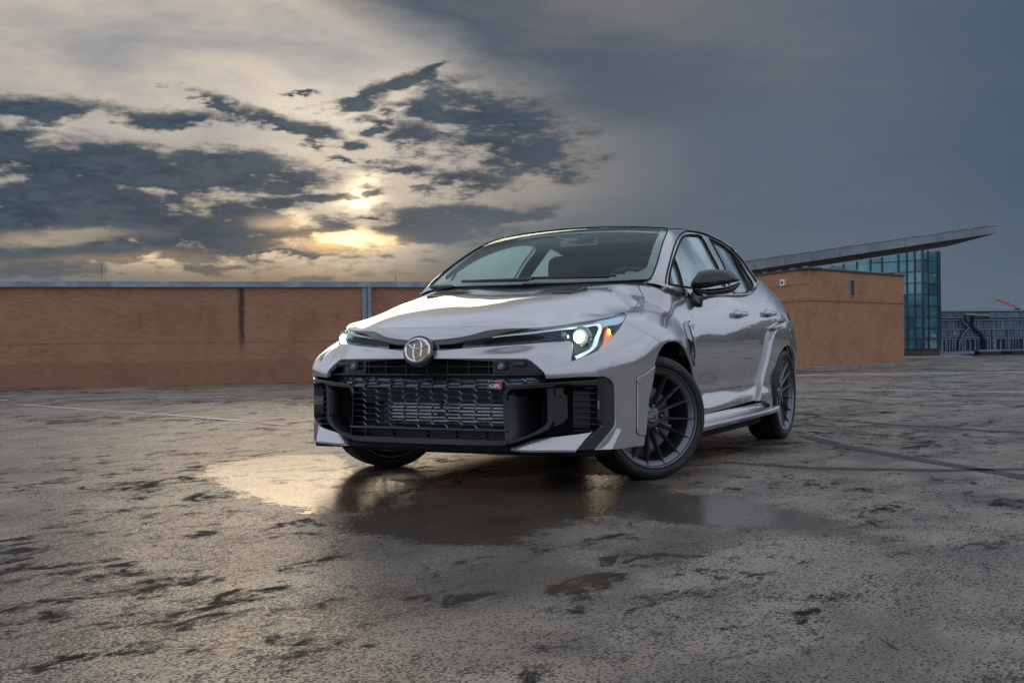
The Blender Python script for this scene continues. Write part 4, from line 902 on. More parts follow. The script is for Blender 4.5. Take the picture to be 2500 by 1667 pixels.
# ---- car surfaces (car frame: x forward from the front axle, y to the car's left, z up) ----
def nspline(t, Y):
    """natural cubic spline second derivatives along axis 0"""
    t = np.asarray(t, float); n = len(t); h = np.diff(t)
    A = np.zeros((n, n)); A[0, 0] = A[-1, -1] = 1
    B = np.zeros((n,) + Y.shape[1:])
    for i in range(1, n-1):
        A[i, i-1] = h[i-1]; A[i, i] = 2*(h[i-1]+h[i]); A[i, i+1] = h[i]
        B[i] = 6*((Y[i+1]-Y[i])/h[i] - (Y[i]-Y[i-1])/h[i-1])
    return np.linalg.solve(A, B.reshape(n, -1)).reshape(B.shape)
def sbasis(t, x):
    """matrix M with value(x) = M @ Y for the natural spline through (t, Y)"""
    t = np.asarray(t, float); x = np.clip(np.asarray(x, float), t[0], t[-1])
    n = len(t); M2 = nspline(t, np.eye(n))
    i = np.clip(np.searchsorted(t, x, side='right')-1, 0, n-2)
    h = t[i+1]-t[i]; a = (t[i+1]-x)/h; b = (x-t[i])/h
    E = np.eye(n)
    return (a[:, None]*E[i] + b[:, None]*E[i+1]
            + ((a**3-a)*h*h/6)[:, None]*M2[i] + ((b**3-b)*h*h/6)[:, None]*M2[i+1])
# stations of the body shell, nose centre to tail centre; each is a list of (x, y, z) from the sill up
SILL = [.18, .30, .41, .50, .60, .64, .70, .78, .86, .93, 1.0]
def side(x, ys, zs):
    return [(x, y, z) for y, z in zip(ys, zs)]
BODY = [
 [(.93,0,.20),(.92,0,.30),(.915,0,.42),(.92,0,.52),(.935,0,.59),(.945,0,.628),(.945,0,.66),(.938,0,.70),(.927,0,.735),(.90,0,.772),(.865,0,.797)],
 [(.925,.22,.20),(.917,.22,.30),(.912,.22,.42),(.915,.22,.52),(.928,.22,.59),(.934,.22,.625),(.921,.22,.66),(.893,.22,.695),(.893,.22,.735),(.876,.22,.77),(.848,.22,.797)],
 [(.905,.40,.2),(.90,.40,.3),(.897,.40,.42),(.90,.40,.52),(.909,.40,.59),(.907,.40,.622),(.870,.40,.662),(.805,.40,.705),(.812,.40,.742),(.81,.40,.77),(.80,.40,.793)],
 [(.87,.53,.2),(.867,.53,.3),(.865,.53,.42),(.868,.53,.52),(.875,.53,.583),(.871,.53,.612),(.825,.53,.66),(.748,.53,.710),(.742,.53,.745),(.74,.53,.768),(.735,.525,.790)],
 [(.825,.635,.2),(.823,.635,.3),(.82,.635,.42),(.825,.635,.52),(.833,.635,.577),(.82,.635,.603),(.76,.635,.66),(.68,.638,.715),(.658,.638,.752),(.64,.64,.782),(.625,.643,.810)],
 [(.772,.735,.2),(.770,.735,.3),(.767,.735,.42),(.77,.735,.52),(.776,.735,.587),(.762,.735,.614),(.705,.735,.668),(.60,.73,.715),(.565,.726,.757),(.53,.722,.795),(.505,.715,.829)],
 [(.712,.81,.2),(.71,.81,.3),(.708,.81,.42),(.709,.81,.52),(.713,.811,.594),(.698,.808,.622),(.635,.80,.675),(.53,.788,.723),(.475,.778,.768),(.43,.766,.808),(.40,.748,.843)],
 [(.605,.865,.2),(.602,.865,.3),(.60,.865,.42),(.60,.865,.52),(.60,.866,.605),(.585,.863,.636),(.525,.853,.69),(.425,.834,.742),(.36,.815,.787),(.305,.79,.830),(.28,.757,.857)],
 [(.47,.898,.2),(.467,.898,.3),(.465,.898,.42),(.465,.898,.52),(.463,.900,.617),(.45,.896,.648),(.40,.884,.705),(.32,.864,.757),(.25,.84,.805),(.20,.80,.845),(.17,.748,.870)],
 [(.325,.922,.2),(.322,.922,.3),(.32,.921,.42),(.32,.921,.52),(.32,.923,.635),(.31,.919,.672),(.27,.905,.73),(.205,.884,.78),(.14,.855,.826),(.09,.81,.858),(.06,.742,.882)],
 [(.15,.928,.2),(.15,.928,.3),(.15,.928,.42),(.15,.928,.52),(.145,.93,.67),(.14,.926,.71),(.11,.911,.765),(.065,.888,.808),(.015,.855,.847),(-.03,.81,.876),(-.06,.735,.900)],
 [(-.06,.928,.2),(-.06,.928,.3),(-.06,.928,.42),(-.06,.928,.52),(-.06,.93,.70),(-.065,.926,.738),(-.08,.908,.785),(-.105,.882,.826),(-.135,.85,.866),(-.155,.80,.893),(-.17,.722,.930)],
 [(-.25,.922,.2),(-.25,.922,.3),(-.25,.922,.42),(-.25,.922,.52),(-.25,.924,.68),(-.25,.918,.725),(-.255,.898,.78),(-.265,.872,.83),(-.28,.842,.88),(-.285,.788,.930),(-.28,.701,.972)],
 [(-.42,.90,.2),(-.42,.902,.3),(-.42,.899,.42),(-.42,.90,.52),(-.42,.904,.63),(-.42,.901,.69),(-.42,.886,.76),(-.42,.862,.83),(-.408,.843,.905),(-.378,.797,.990),(-.372,.668,1.043)],
 side(-.56, [.878,.884,.874,.874,.886,.889,.889,.876,.857,.836,.803], [.18,.30,.41,.50,.60,.65,.71,.79,.87,.945,1.02]),
 side(-.75, [.872,.878,.853,.861,.880,.884,.887,.880,.862,.840,.805], SILL),
 side(-1.15,[.872,.878,.850,.859,.880,.885,.888,.881,.865,.845,.818], SILL),
 side(-1.65,[.872,.878,.850,.859,.880,.885,.888,.883,.868,.849,.825], [.18,.30,.41,.50,.60,.64,.70,.79,.875,.95,1.02]),
 side(-2.1, [.872,.878,.853,.861,.881,.886,.889,.883,.866,.842,.795], [.18,.30,.41,.50,.60,.64,.71,.81,.90,.98,1.085]),
 side(-2.4, [.875,.880,.866,.868,.882,.886,.889,.882,.862,.832,.765], [.18,.30,.41,.50,.60,.64,.71,.82,.92,1.01,1.13]),
 side(-2.64,[.878,.884,.874,.875,.884,.887,.888,.880,.857,.820,.738], [.18,.30,.41,.50,.60,.64,.71,.82,.93,1.025,1.16]),
 side(-2.95,[.865,.872,.866,.868,.876,.877,.876,.865,.837,.790,.715], [.18,.30,.41,.50,.60,.64,.71,.82,.93,1.03,1.12]),
 side(-3.2, [.83,.84,.842,.846,.85,.848,.842,.825,.79,.735,.65], [.22,.32,.42,.50,.60,.65,.72,.82,.93,1.03,1.12]),
 [(-3.36,.72,.24),(-3.38,.73,.34),(-3.39,.735,.43),(-3.40,.74,.51),(-3.40,.74,.60),(-3.39,.735,.65),(-3.37,.725,.72),(-3.35,.705,.82),(-3.32,.67,.93),(-3.28,.63,1.03),(-3.22,.56,1.12)],
 [(-3.42,.45,.26),(-3.44,.45,.35),(-3.46,.45,.43),(-3.47,.45,.51),(-3.47,.45,.60),(-3.46,.45,.65),(-3.44,.45,.72),(-3.42,.44,.82),(-3.39,.42,.93),(-3.35,.40,1.03),(-3.29,.36,1.12)],
 [(-3.43,0,.26),(-3.45,0,.35),(-3.47,0,.43),(-3.48,0,.51),(-3.48,0,.60),(-3.47,0,.65),(-3.45,0,.72),(-3.43,0,.82),(-3.40,0,.93),(-3.36,0,1.03),(-3.30,0,1.12)],
]
BN = np.array(BODY, float)
BU = np.concatenate([[0], np.cumsum(np.linalg.norm(np.diff(BN[:, 4], axis=0), axis=-1))])   # metres along the ridge row
BV = np.array([0, .10, .21, .31, .40, .44, .51, .60, .69, .77, .86])                        # about metres up the section
FLARE = np.array([(-2.75,.845),(-2.55,.812),(-2.40,.775),(-2.28,.70),(-2.18,.573),(-2.04,.447),(-2.00,.398),(-1.93,.312),(-1.90,.24)])
def flare(P):
    """how far the rear arch flare stands proud of the flank"""
    x = P[:, 0]
    return (.030+.022*np.clip((-2.25-x)/.45, 0, 1))*np.clip((x+3.36)/.45, 0, 1)
def body(uv, off=0.0, raw=False):
    uv = np.atleast_2d(uv).astype(float)
    sg = np.where(uv[:, 0] < 0, -1.0, 1.0)
    Mu = sbasis(BU, np.abs(uv[:, 0])); Mv = sbasis(BV, uv[:, 1])
    P = np.einsum('ni,nj,ijk->nk', Mu, Mv, BN)
    P[:, 1] *= sg
    return P
def flank(uv):
    """the flared skin round the rear wheel"""
    P = body(uv); s = np.sign(P[:, 1]); P[:, 1] += s*flare(P)
    return P
def rbf(pts, vals, smooth=0.0):
    """thin-plate spline through scattered 2-D points"""
    pts = np.asarray(pts, float); vals = np.asarray(vals, float); n = len(pts)
    def K(a, b):
        r2 = ((a[:, None]-b[None])**2).sum(-1)
        return np.where(r2 > 1e-14, .5*r2*np.log(np.maximum(r2, 1e-14)), 0)
    A = np.zeros((n+3, n+3)); A[:n, :n] = K(pts, pts)+np.diag(np.broadcast_to(smooth, n))
    Q = np.c_[np.ones(n), pts]; A[:n, n:] = Q; A[n:, :n] = Q.T
    w = np.linalg.solve(A, np.r_[vals, 0, 0, 0])
    def f(q):
        q = np.atleast_2d(q)
        out = []
        for k in range(0, len(q), 4000):
            c = q[k:k+4000]
            out.append(K(c, pts)@w[:n]+np.c_[np.ones(len(c)), c]@w[n:])
        return np.concatenate(out)
    return f
HOOD = [(.865,0,.797),(.848,.22,.797),(.80,.40,.793),(.754,.51,.789),(.735,.525,.790),(.625,.643,.810),(.505,.715,.829),(.40,.748,.843),(.28,.757,.857),(.17,.748,.870),(.06,.742,.882),(-.06,.735,.900),(-.17,.722,.930),(-.28,.701,.972),(-.372,.668,1.043),
 (.78,0,.837),(.78,.2,.832),(.74,.40,.822),(.62,0,.884),(.62,.25,.880),(.60,.42,.862),(.60,.55,.832),(.40,0,.930),(.40,.25,.930),(.40,.44,.922),(.40,.57,.888),(.36,.68,.862),
 (.2,0,.966),(.2,.25,.968),(.2,.45,.965),(.2,.58,.938),(.18,.68,.898),(0,0,.995),(0,.25,.998),(0,.45,1.0),(0,.60,.975),(-.02,.68,.935),(-.2,0,1.024),(-.2,.25,1.029),(-.2,.45,1.033),(-.2,.60,1.008),(-.22,.66,.978),(-.30,.62,1.030),(-.30,.54,1.045),(-.1,.64,.972),(-.4,.3,1.048),(-.4,.5,1.056),(-.38,.62,1.054),(-.35,0,1.042),(-.6,0,1.05),(-.6,.5,1.055),(-.6,.6,1.065)]
_ue = np.linspace(0, BU[13], 34)
EDGE = body(np.c_[_ue, np.full(34, BV[-1])])                     # the bonnet shuts on the top row of the body shell
_hp = np.r_[EDGE, np.array(HOOD[14:])]; _mk = _hp[:, 1] > 1e-6
_ha = np.r_[_hp, _hp[_mk]*[1, -1, 1]]
_w0 = np.where(np.arange(len(_hp)) < 34, 2e-5, 1.2e-3)
_hood = rbf(_ha[:, :2], _ha[:, 2], np.r_[_w0, _w0[_mk]])
def hood(xy):
    xy = np.atleast_2d(xy).astype(float)
    return np.c_[xy, _hood(xy)]
# windscreen: lofted arcs between cowl and header
_ST = np.array([0, .15, .36, .60, .83, 1.0])
_SE = np.array([(-.365,.72,1.066),(-.476,.709,1.134),(-.63,.68,1.222),(-.81,.642,1.312),(-.99,.603,1.382),(-1.108,.562,1.412)])
_SC = np.array([(-.205,0,1.052),(-.315,0,1.130),(-.475,0,1.230),(-.675,0,1.330),(-.895,0,1.405),(-1.06,0,1.440)])
def screen(st):
    """s across -1..1, t 0 (cowl) .. 1 (header)"""
    st = np.atleast_2d(st).astype(float); s, t = st[:, 0], st[:, 1]
    Bm = sbasis(_ST, t); E = Bm@_SE; C = Bm@_SC; f = np.abs(s)**2.1
    return np.c_[C[:, 0]+(E[:, 0]-C[:, 0])*f, s*E[:, 1], C[:, 2]+(E[:, 2]-C[:, 2])*f]
ROOF = [(-1.06,0,1.438),(-1.068,.28,1.432),(-1.108,.562,1.41),(-1.3,0,1.460),(-1.3,.3,1.453),(-1.3,.56,1.428),(-1.6,0,1.470),(-1.6,.3,1.462),(-1.6,.56,1.436),(-1.9,0,1.464),(-1.9,.3,1.456),(-1.9,.555,1.427),(-2.3,0,1.438),(-2.3,.3,1.428),(-2.3,.55,1.396),(-2.7,0,1.392),(-2.7,.3,1.380),(-2.7,.53,1.345),(-3.0,0,1.345),(-3.0,.3,1.33),(-3.0,.5,1.29)]
_rp = np.array(ROOF); _rm = _rp[_rp[:, 1] > 0]*[1, -1, 1]; _ra = np.r_[_rp, _rm]
_roof = rbf(_ra[:, :2], _ra[:, 2], 1e-5)
def roof(xy):
    xy = np.atleast_2d(xy).astype(float)
    return np.c_[xy, _roof(xy)]
GREEN = [(-.40,1.02,.80),(-.75,1.005,.822),(-1.15,1.0,.828),(-1.65,1.02,.833),(-2.1,1.055,.82),(-2.4,1.09,.795),(-2.64,1.11,.768),(-2.52,1.13,.765),
 (-.55,1.10,.772),(-.72,1.2,.728),(-.90,1.30,.682),(-1.12,1.37,.634),(-1.36,1.41,.60),(-1.7,1.425,.598),(-2.0,1.405,.602),(-2.3,1.355,.62),(-2.5,1.27,.652),(-1.5,1.2,.736),(-2.0,1.2,.728),(-2.3,1.2,.705),(-1.1,1.15,.757),(-1.6,1.3,.678),(-2.1,1.3,.667),(-2.8,1.13,.70),(-2.8,1.3,.60)]
_gp = np.array(GREEN)
_green = rbf(_gp[:, :2], _gp[:, 2], 2e-4)
def green(xz):
    """side windows: y over (x, z)"""
    xz = np.atleast_2d(xz).astype(float)
    return np.c_[xz[:, 0], _green(xz), xz[:, 1]]
# ---------------------------------------------------------------- the car
car = thing('hatchback_car', 'silver grey hot hatchback with lit headlights parked on the wet deck', 'car', (0, 0, 0))
P_ = M['paint']
VT = BV[-1]
# --- bonnet
he = body(np.c_[np.linspace(0, BU[13], 90), np.full(90, VT)])[:, :2]
rear = np.array([(-.372, .668), (-.366, .62), (-.333, .52), (-.298, .38), (-.262, .24), (-.238, .1), (-.232, 0)])
half = np.concatenate([he, rear[1:]])
def hxy(uv): return hood(uv)
vent_c = (.075, .335)
def hood_off(uv, P):
    """creases: a raised centre with a soft shoulder line running back from the nose"""
    x, y = uv[:, 0], np.abs(uv[:, 1])
    line = .40-.10*np.clip((.7-x)/1.0, 0, 1)
    s = np.clip((line+.035-y)/.07, 0, 1); s = s*s*(3-2*s)
    fade = np.clip((.80-x)/.15, 0, 1)*np.clip((x+.36)/.25, 0, 1)
    return .007*(s-.5)*fade
loop = np.concatenate([half, half[::-1][1:-1]*[1, -1]])
panel('bonnet', car, P_, hxy, [loop], gap=.0035, step=.018, offfun=hood_off)
for sg in (1, -1):
    vl = [(.155, .235*sg), (.135, .44*sg), (-.02, .475*sg), (.035, .235*sg)]
    vo = panel('bonnet_vent', car, M['satin_black'], hxy, [vl], gap=0, off=.009, depth=.016, step=.02, offfun=lambda uv, P: -.007*np.clip((uv[:, 0]+.02)/.17, 0, 1)+.002)
    for k in range(5):
        x = .02+k*.025
        mb = MB(); pts = [hood((x-.012, y*sg))[0]+[0, 0, .0125-.0018*k] for y in np.linspace(.25, .445, 6)]
        mb.tube(pts, .006, 5, ry=.0025); mb.build('slat', M['satin_black'], vo)
# --- nose panel between bonnet seam and the black strip
uE = float(BU[3]*.965)
top = np.array([(u, VT) for u in np.linspace(0, uE, 30)])
st = seg('strip_top'); st = np.concatenate([[(0, st[0][1]-.004)], st])
st = st[st[:, 0] < uE-.02]
half = np.concatenate([top, st[::-1]])
panel('nose_panel', car, P_, body, [full(half)], gap=.0022, step=.016)
# --- black strip with two slots
sb = seg('strip_bot'); sb = np.concatenate([[(0, sb[0][1]+.006)], sb])
st2 = seg('strip_top'); st2 = np.concatenate([[(0, st2[0][1]-.004)], st2])
k_in = seg('hl_end')
half = np.concatenate([st2, [k_in[2]], [k_in[1]], sb[::-1]])
slot = [np.array([(.094, .640), (.222, .655), (.205, .600), (.100, .592)])]
# --- bumper
sb3 = seg('strip_bot'); sb3 = np.concatenate([[(0, sb3[0][1]+.006)], sb3])
upper = np.concatenate([sb3, seg('-hl_in')[1:], seg('-hl_out')])
iseam = int(np.argmin(np.linalg.norm(upper-seg('seam_bf')[0], axis=1)))
upper = upper[:iseam]
tt = seg('trap_top', 'trap_side'); tt = np.concatenate([[(0, tt[0][1])], tt])
bb = seg('bump_bot').copy(); bb[:, 1] = np.maximum(bb[:, 1], .002)
br_ = seg('bump_rear').copy(); br_[:, 1] = np.maximum(br_[:, 1], .002)
half = np.concatenate([upper, seg('seam_bf')[:-1], br_[::-1][:-1], bb[::-1][:-1], seg('frame_out')[::-1][:-1], seg('bump_low')[::-1][:-1], tt[::-1]])
panel('front_bumper', car, P_, body, [full(half)], gap=.0018, step=.016, depth=.022)
a1 = seg('strip_top'); V_s = .0
panel('grille_strip', car, M['gloss_black'], body, [full(half_s) if False else full(np.concatenate([st2, k_in[::-1], sb[::-1]]))]+[np.array(s) for s in (slot[0], slot[0]*[-1, 1])], off=-.003, gap=.001, step=.016, depth=.03)
# black returns behind the nose gaps
uu = np.linspace(0, 1.95, 60)
panel('nose_backing', car, M['matte_black'], body, [full(np.concatenate([[(u, VT-.006) for u in uu], [(u, .47+.10*min(1, u/.9)) for u in uu[::-1]]]))], off=-.045, gap=0, step=.03, lining=False)
# --- bumper insert beside the wheel
for sg in (1, -1):
    f = (lambda uv: body(uv)) if sg == 1 else (lambda uv: body(uv)*[1, -1, 1])
    io = panel('bumper_insert', car, P_, f, [seg('insert')], off=.007, gap=.002, step=.014, depth=.008, edge=.003)
    ins = seg('insert'); c_ = ins.mean(0)
    rim_ = [f(p)[0] for p in resample(ins, .012)]
    MB().tube(rim_, .0032, 5, closed=True).build('trim_line', M['satin_black'] , io, True)
    led = [f(p)[0] for p in (S['hl_out'][0],)]
# --- front wings
hl_t = seg('hl_out')
i0 = int(np.argmin(np.linalg.norm(hl_t-seg('seam_bf')[0], axis=1)))
uw = [float(u) for u in BU]
top_u = np.linspace(S['hl_out'][0][0]+.012, BU[13]-.006, 40)
cowl = np.array([(BU[13]-.006, VT)])
df = seg('door_f'); bf = seg('belt_f')
arch = seg('arch_f')
archend = np.array([arch[-1]+[.006, -.04], arch[-1]+[.008, -.14], arch[-1]+[0, -.24]])
dfe = np.array([(df[-1][0]+.004, .20), (df[-1][0]+.005, .11), (df[-1][0]+.005, .03)])
wing = np.concatenate([hl_t[:i0+1], seg('seam_bf')[1:], arch[1:], archend, dfe[::-1], df[::-1], bf[::-1][1:], [(u, VT) for u in top_u[::-1]]])
wing = wing[wing[:, 1] > -.01]
wa_, wb_ = panel('front_wing', car, P_, body, [wing], gap=.002, step=.016, mirror=True)
for w_, sg in ((wa_, 1), (wb_, -1)):
    f = (lambda uv: body(uv)) if sg == 1 else (lambda uv: body(uv)*[1, -1, 1])
    vo = panel('wing_vent', w_, M['gloss_black'], f, [seg('vent')], off=.004, gap=0, step=.012, depth=.006)
    vq = seg('vent')
    mb = MB().tube([f(p)[0]+np.array([0, .006*sg, 0]) for p in resample(vq[2:5], .02, False)], .004, 6); mb.build('vent_trim', M['chrome'], w_, True)
    bd = panel('badge', w_, M['white'], f, [seg('badge_side')], off=.006, gap=0, step=.02, depth=.006)
    b2 = seg('badge_side').copy(); cc = b2.mean(0); b2 = cc+(b2-cc)*.82; mid_ = (b2[0]+b2[1])/2, (b2[3]+b2[2])/2
    panel('badge_face', bd, M['red'], f, [np.array([mid_[0], b2[1], b2[2], mid_[1]])], off=.0075, gap=0, step=.02, depth=.002)
    panel('badge_face', bd, M['gloss_black'], f, [np.array([b2[0], mid_[0], mid_[1], b2[3]])], off=.0075, gap=0, step=.02, depth=.002)
# --- doors
d1 = np.concatenate([seg('belt_d1'), seg('door_m')[1:], seg('door_bot1')[::-1][1:], [(df[-1][0]+.012, .115)], dfe[:1], df[::-1]])
dA, dA2 = panel('front_door', car, P_, body, [d1], gap=.002, step=.016, mirror=True)
fe = seg('flare_edge'); drl = seg('door_rl')
d2 = np.concatenate([seg('belt_d2'), seg('door_r')[1:], fe[1:], seg('door_bot2')[::-1][1:], seg('door_m')[::-1][1:-1]])
d2 = np.clip(d2, None, [9, VT])
dB, dB2 = panel('rear_door', car, P_, body, [d2], gap=.002, step=.014, mirror=True)
dfl = np.concatenate([fe, [drl[-1]], drl[::-1][1:]])
for sg, par in ((1, dB), (-1, dB2)):
    f = (lambda uv: flank(uv)) if sg == 1 else (lambda uv: flank(uv)*[1, -1, 1])
    panel('door_flare', par, P_, f, [dfl], gap=.0015, step=.014, depth=.036, edge=.007)
# --- rear quarter
ar = seg('arch_r')
acx = float(np.interp(-2.66, -BN[14:22, 4, 0][::1], BU[14:22])) if False else None
th = np.radians(np.linspace(150, -20, 40))
def uv_from_xz(x, z):
    best = None
    U = np.linspace(2.2, 5.6, 340); 
    res = []
    for xx, zz in zip(np.atleast_1d(x), np.atleast_1d(z)):
        q = np.array([4.4, .4])
        for _ in range(30):
            p = body(q, raw=True)[0]; r = np.array([xx-p[0], zz-p[2]])
            h = 1e-4
            J = np.c_[(body(q+[h, 0], raw=True)[0]-p)[[0, 2]]/h, (body(q+[0, h], raw=True)[0]-p)[[0, 2]]/h]
            q = q+np.clip(np.linalg.lstsq(J, r, rcond=None)[0], -.15, .15)
        res.append(q)
    return np.array(res)
ax_, az_ = -2.665+.375*np.cos(np.radians(np.linspace(15, 172, 34))), .315+.362*np.sin(np.radians(np.linspace(15, 172, 34)))
rarch = uv_from_xz(ax_, az_)
dr = seg('door_r'); dr = np.clip(dr, None, [9, VT])
tailu = float(BU[22])
ftop = uv_from_xz(np.array([-2.62, -2.76, -2.92, -3.06, -3.17, -3.24]), np.array([.838, .852, .848, .815, .755, .66]))
qp = np.concatenate([dr, ftop, [(tailu+.13, .50)], [(tailu+.12, VT-.005)], [(u, VT-.002) for u in np.linspace(tailu, dr[0][0]+.02, 12)]])
dC, dC2 = panel('rear_quarter', car, P_, body, [qp], gap=.002, step=.016, mirror=True)
qf = np.concatenate([drl, [(rarch[0][0]-.015, .06)], rarch, [(rarch[-1][0]+.03, .03)], [(tailu+.2, .03)], [(tailu+.16, .34)], ftop[::-1]])
for sg, par in ((1, dC), (-1, dC2)):
    f = (lambda uv: flank(uv)) if sg == 1 else (lambda uv: flank(uv)*[1, -1, 1])
    panel('arch_flare', par, P_, f, [qf], gap=.0015, step=.014, depth=.036, edge=.007)
# tail: bumper and hatch shell
tu = np.linspace(tailu+.2, BU[-1], 24)
fulltail = np.concatenate([[(u, VT-.004) for u in tu], [(u, .03) for u in tu[::-1]]])
for sg in (1, -1):
    f = (lambda uv: body(uv)) if sg == 1 else (lambda uv: body(uv)*[1, -1, 1])
    panel('rear_bumper', car, P_, f, [fulltail], gap=.001, step=.03)
    panel('tail_lamp', car, M['tail_red'], f, [np.array([(tailu-.04, .70), (tailu+.30, .72), (tailu+.34, .62), (tailu+.02, .60)])], off=.016, gap=0, step=.03, depth=.03)
# --- door handles and the dark ovals behind them
for d_, a, b in ((dA, 'dh1', 'dh2'), (dB, 'dh3', 'dh4')):
    for sg, par in ((1, d_), (-1, {dA: dA2, dB: dB2}[d_])):
        f = (lambda uv: body(uv)) if sg == 1 else (lambda uv: body(uv)*[1, -1, 1])
        p0, p1 = np.array(S[a][0]), np.array(S[b][0]); mid = (p0+p1)/2
        oval = [mid+np.array([.075*math.cos(t), .036*math.sin(t)])-[.01, 0] for t in np.linspace(0, 2*math.pi, 24, endpoint=False)]
        # flat black oval stands in for the dark of the scooped recess
        rows = []
        for k, s_ in enumerate((1.0, .8, .5, .15)):
            rows.append([tuple(f(mid+(c_-mid)*s_, )[0]+np.array([0, sg*(.0012-.0*k), 0])-np.array([0, sg*.011*(1-s_**2), 0])*0) for c_ in oval])
        MB().loft(rows, True).build('cup_shade', M['gloss_black'], par, True)
        pts = [f(mid+(p1-p0)*t)[0]+np.array([0, sg*(.010+.022*(1-(2*t)**4)), 0]) for t in np.linspace(-.5, .5, 13)]
        MB().tube(pts, [.010+.006*(1-(2*abs(t))**3) for t in np.linspace(-.5, .5, 13)], 10, ry=.0155).build('handle', P_, par, True)
# --- sills
def sill(sg):
    rows = []
    for x, dz, dy in ((-.44, .0, .0), (-.8, 0, 0), (-1.2, 0, .003), (-1.6, .002, .006), (-1.95, .006, .014), (-2.15, .012, .024), (-2.28, .022, .034)):
        rows.append([(x, sg*y, z) for y, z in ((.80, .285), (.868, .283+dz*.3), (.872, .268), (.879, .252), (.90+dy, .238+dz), (.925+dy, .231+dz), (.930+dy, .224+dz), (.924+dy, .203+dz*.8), (.912, .193+dz*.5), (.86, .188), (.70, .188))])
    return MB().loft(rows if sg == 1 else [r[::-1] for r in rows])
for sg in (1, -1):
    o = sill(sg).build('sill', P_, car, True); o.data.set_sharp_from_angle(angle=math.radians(50))
# --- pillar rails (A pillar, roof rail, C pillar)
wo = seg('win_out')
def rail(sg):
    outer = green(wo); t = np.r_[0, np.cumsum(np.linalg.norm(np.diff(outer, axis=0), axis=1))]; t /= t[-1]
    T_ = np.linspace(0, 1, 90); outer = sbasis(t, T_)@outer if False else np.c_[[np.interp(T_, t, outer[:, k]) for k in range(3)]].T
    inner = [(0, (-.362, .676, 1.044)), (.035, (-.358, .70, 1.056)), (.07, tuple(screen((1.0, .02))[0]))]
    for tt_ in np.linspace(.1, .95, 10): inner.append((.06+.30*tt_**.9, tuple(screen((1.0, tt_))[0])))
    for k, (x, y, z) in enumerate(((-1.14, .563, 1.413), (-1.4, .562, 1.431), (-1.7, .560, 1.434), (-2.0, .553, 1.420), (-2.3, .548, 1.394), (-2.62, .535, 1.352), (-2.88, .52, 1.305), (-3.0, .535, 1.25), (-3.10, .56, 1.18), (-3.14, .585, 1.12))):
        inner.append(((.375, .43, .50, .575, .645, .735, .81, .88, .94, 1.0)[k], (x, y, z)))
    it = np.array([i[0] for i in inner]); ip = np.array([i[1] for i in inner])
    inner = sbasis(it, T_)@ip
    rows = []
    for k in range(len(T_)):
        a, b = inner[k], outer[k]; w = np.linalg.norm(b-a)
        m = (a+b)/2; n = np.array([.25 if T_[k] < .4 else -.1, .75, .65]); n -= (b-a)*((b-a)@n)/max(w*w, 1e-9); n /= np.linalg.norm(n)
        blg = .12*w*(1 if T_[k] < .8 else 1-.6*(T_[k]-.8)/.2)
        r = [tuple(a-n*.022)]
        for s_ in np.linspace(0, 1, 11): r.append(tuple((1-s_)**2*a+2*s_*(1-s_)*(m+n*blg)+s_*s_*b))
        r.append(tuple(b-n*.022))
        rows.append([(x, sg*y, z) for x, y, z in r])
    return MB().loft(rows if sg == 1 else [r[::-1] for r in rows]), inner, outer
for sg in (1, -1):
    mb, inner, outer = rail(sg)
    o = mb.build('roof_rail', P_, car, True); o.data.set_sharp_from_angle(angle=math.radians(55))
    # dark lining so daylight does not pass the pillar
    lin = MB(); k = 13
    lin.v = [(x*1.0, y-sg*.018, z-.014) for x, y, z in mb.v]; lin.f = [f[::-1] for f in mb.f if min(f) >= 9*13]
    lin.build('pillar_lining', M['lining'], o)
    MB().tube([(x, sg*(y+.002), z) for x, y, z in outer[1:-1]], .0052, 6).build('window_seal', M['matte_black'], car, True)
    MB().tube([(x+.003, sg*(y-.003), z+.001) for x, y, z in inner[2:33]], .0045, 6).build('screen_seal', M['matte_black'], car, True)
    MB().tube([(x, sg*(y-.004), z+.001) for x, y, z in inner[33:72]], .0045, 6).build('roof_seal', M['matte_black'], car, True)
    A_ = body(np.array([(BU[13]-.006, VT), (BU[13]+.02, VT-.004), (BU[13]+.06, VT-.02), bf[0]])); tA = np.linspace(0, 1, 11)
    A_ = sbasis(np.linspace(0, 1, 4), tA)@A_
    B_ = np.array([r_ for r_ in mb.v[1:12]])*[1, sg, 1]
    rows = [[(x, sg*y, z) for x, y, z in (A_*(1-k)+B_*k+np.array([0, .004, .006])*(4*k*(1-k)))] for k in (0, .33, .66, 1)]
    rows = [[(x, y-sg*.0, z-.012) for x, y, z in rows[0]]]+rows
    MB().loft(rows).build('wing_cap', P_, wa_ if sg == 1 else wb_, True)
# --- door window frames, glass and seals
gs = lambda sg: (lambda q: green(q)) if sg == 1 else (lambda q: green(q)*[1, -1, 1])
bl = seg('belt'); g1_, g2_, g3_ = seg('g1'), seg('g2'), seg('g3')
bt = np.array([(-1.705, 1.4215), (-1.73, 1.26), (-1.70, 1.14), (-1.63, 1.015)])
i_b = int(np.argmin(np.abs(wo[:, 0]+1.705)+(wo[:, 1] < 1.3)*9)); j_b = int(np.argmin(np.abs(bl[:, 0]+1.63)))
bpx = np.array([wo[i_b], (wo[i_b][0]*.8+bl[j_b][0]*.2, 1.31), (wo[i_b][0]*.45+bl[j_b][0]*.55, 1.16), bl[j_b]])
f1 = np.concatenate([wo[:i_b+1], bpx[1:-1], bl[:j_b+1][::-1][:-1]])
f2 = np.concatenate([wo[i_b:], bl[j_b:][::-1][1:], bpx[::-1][1:-1]])
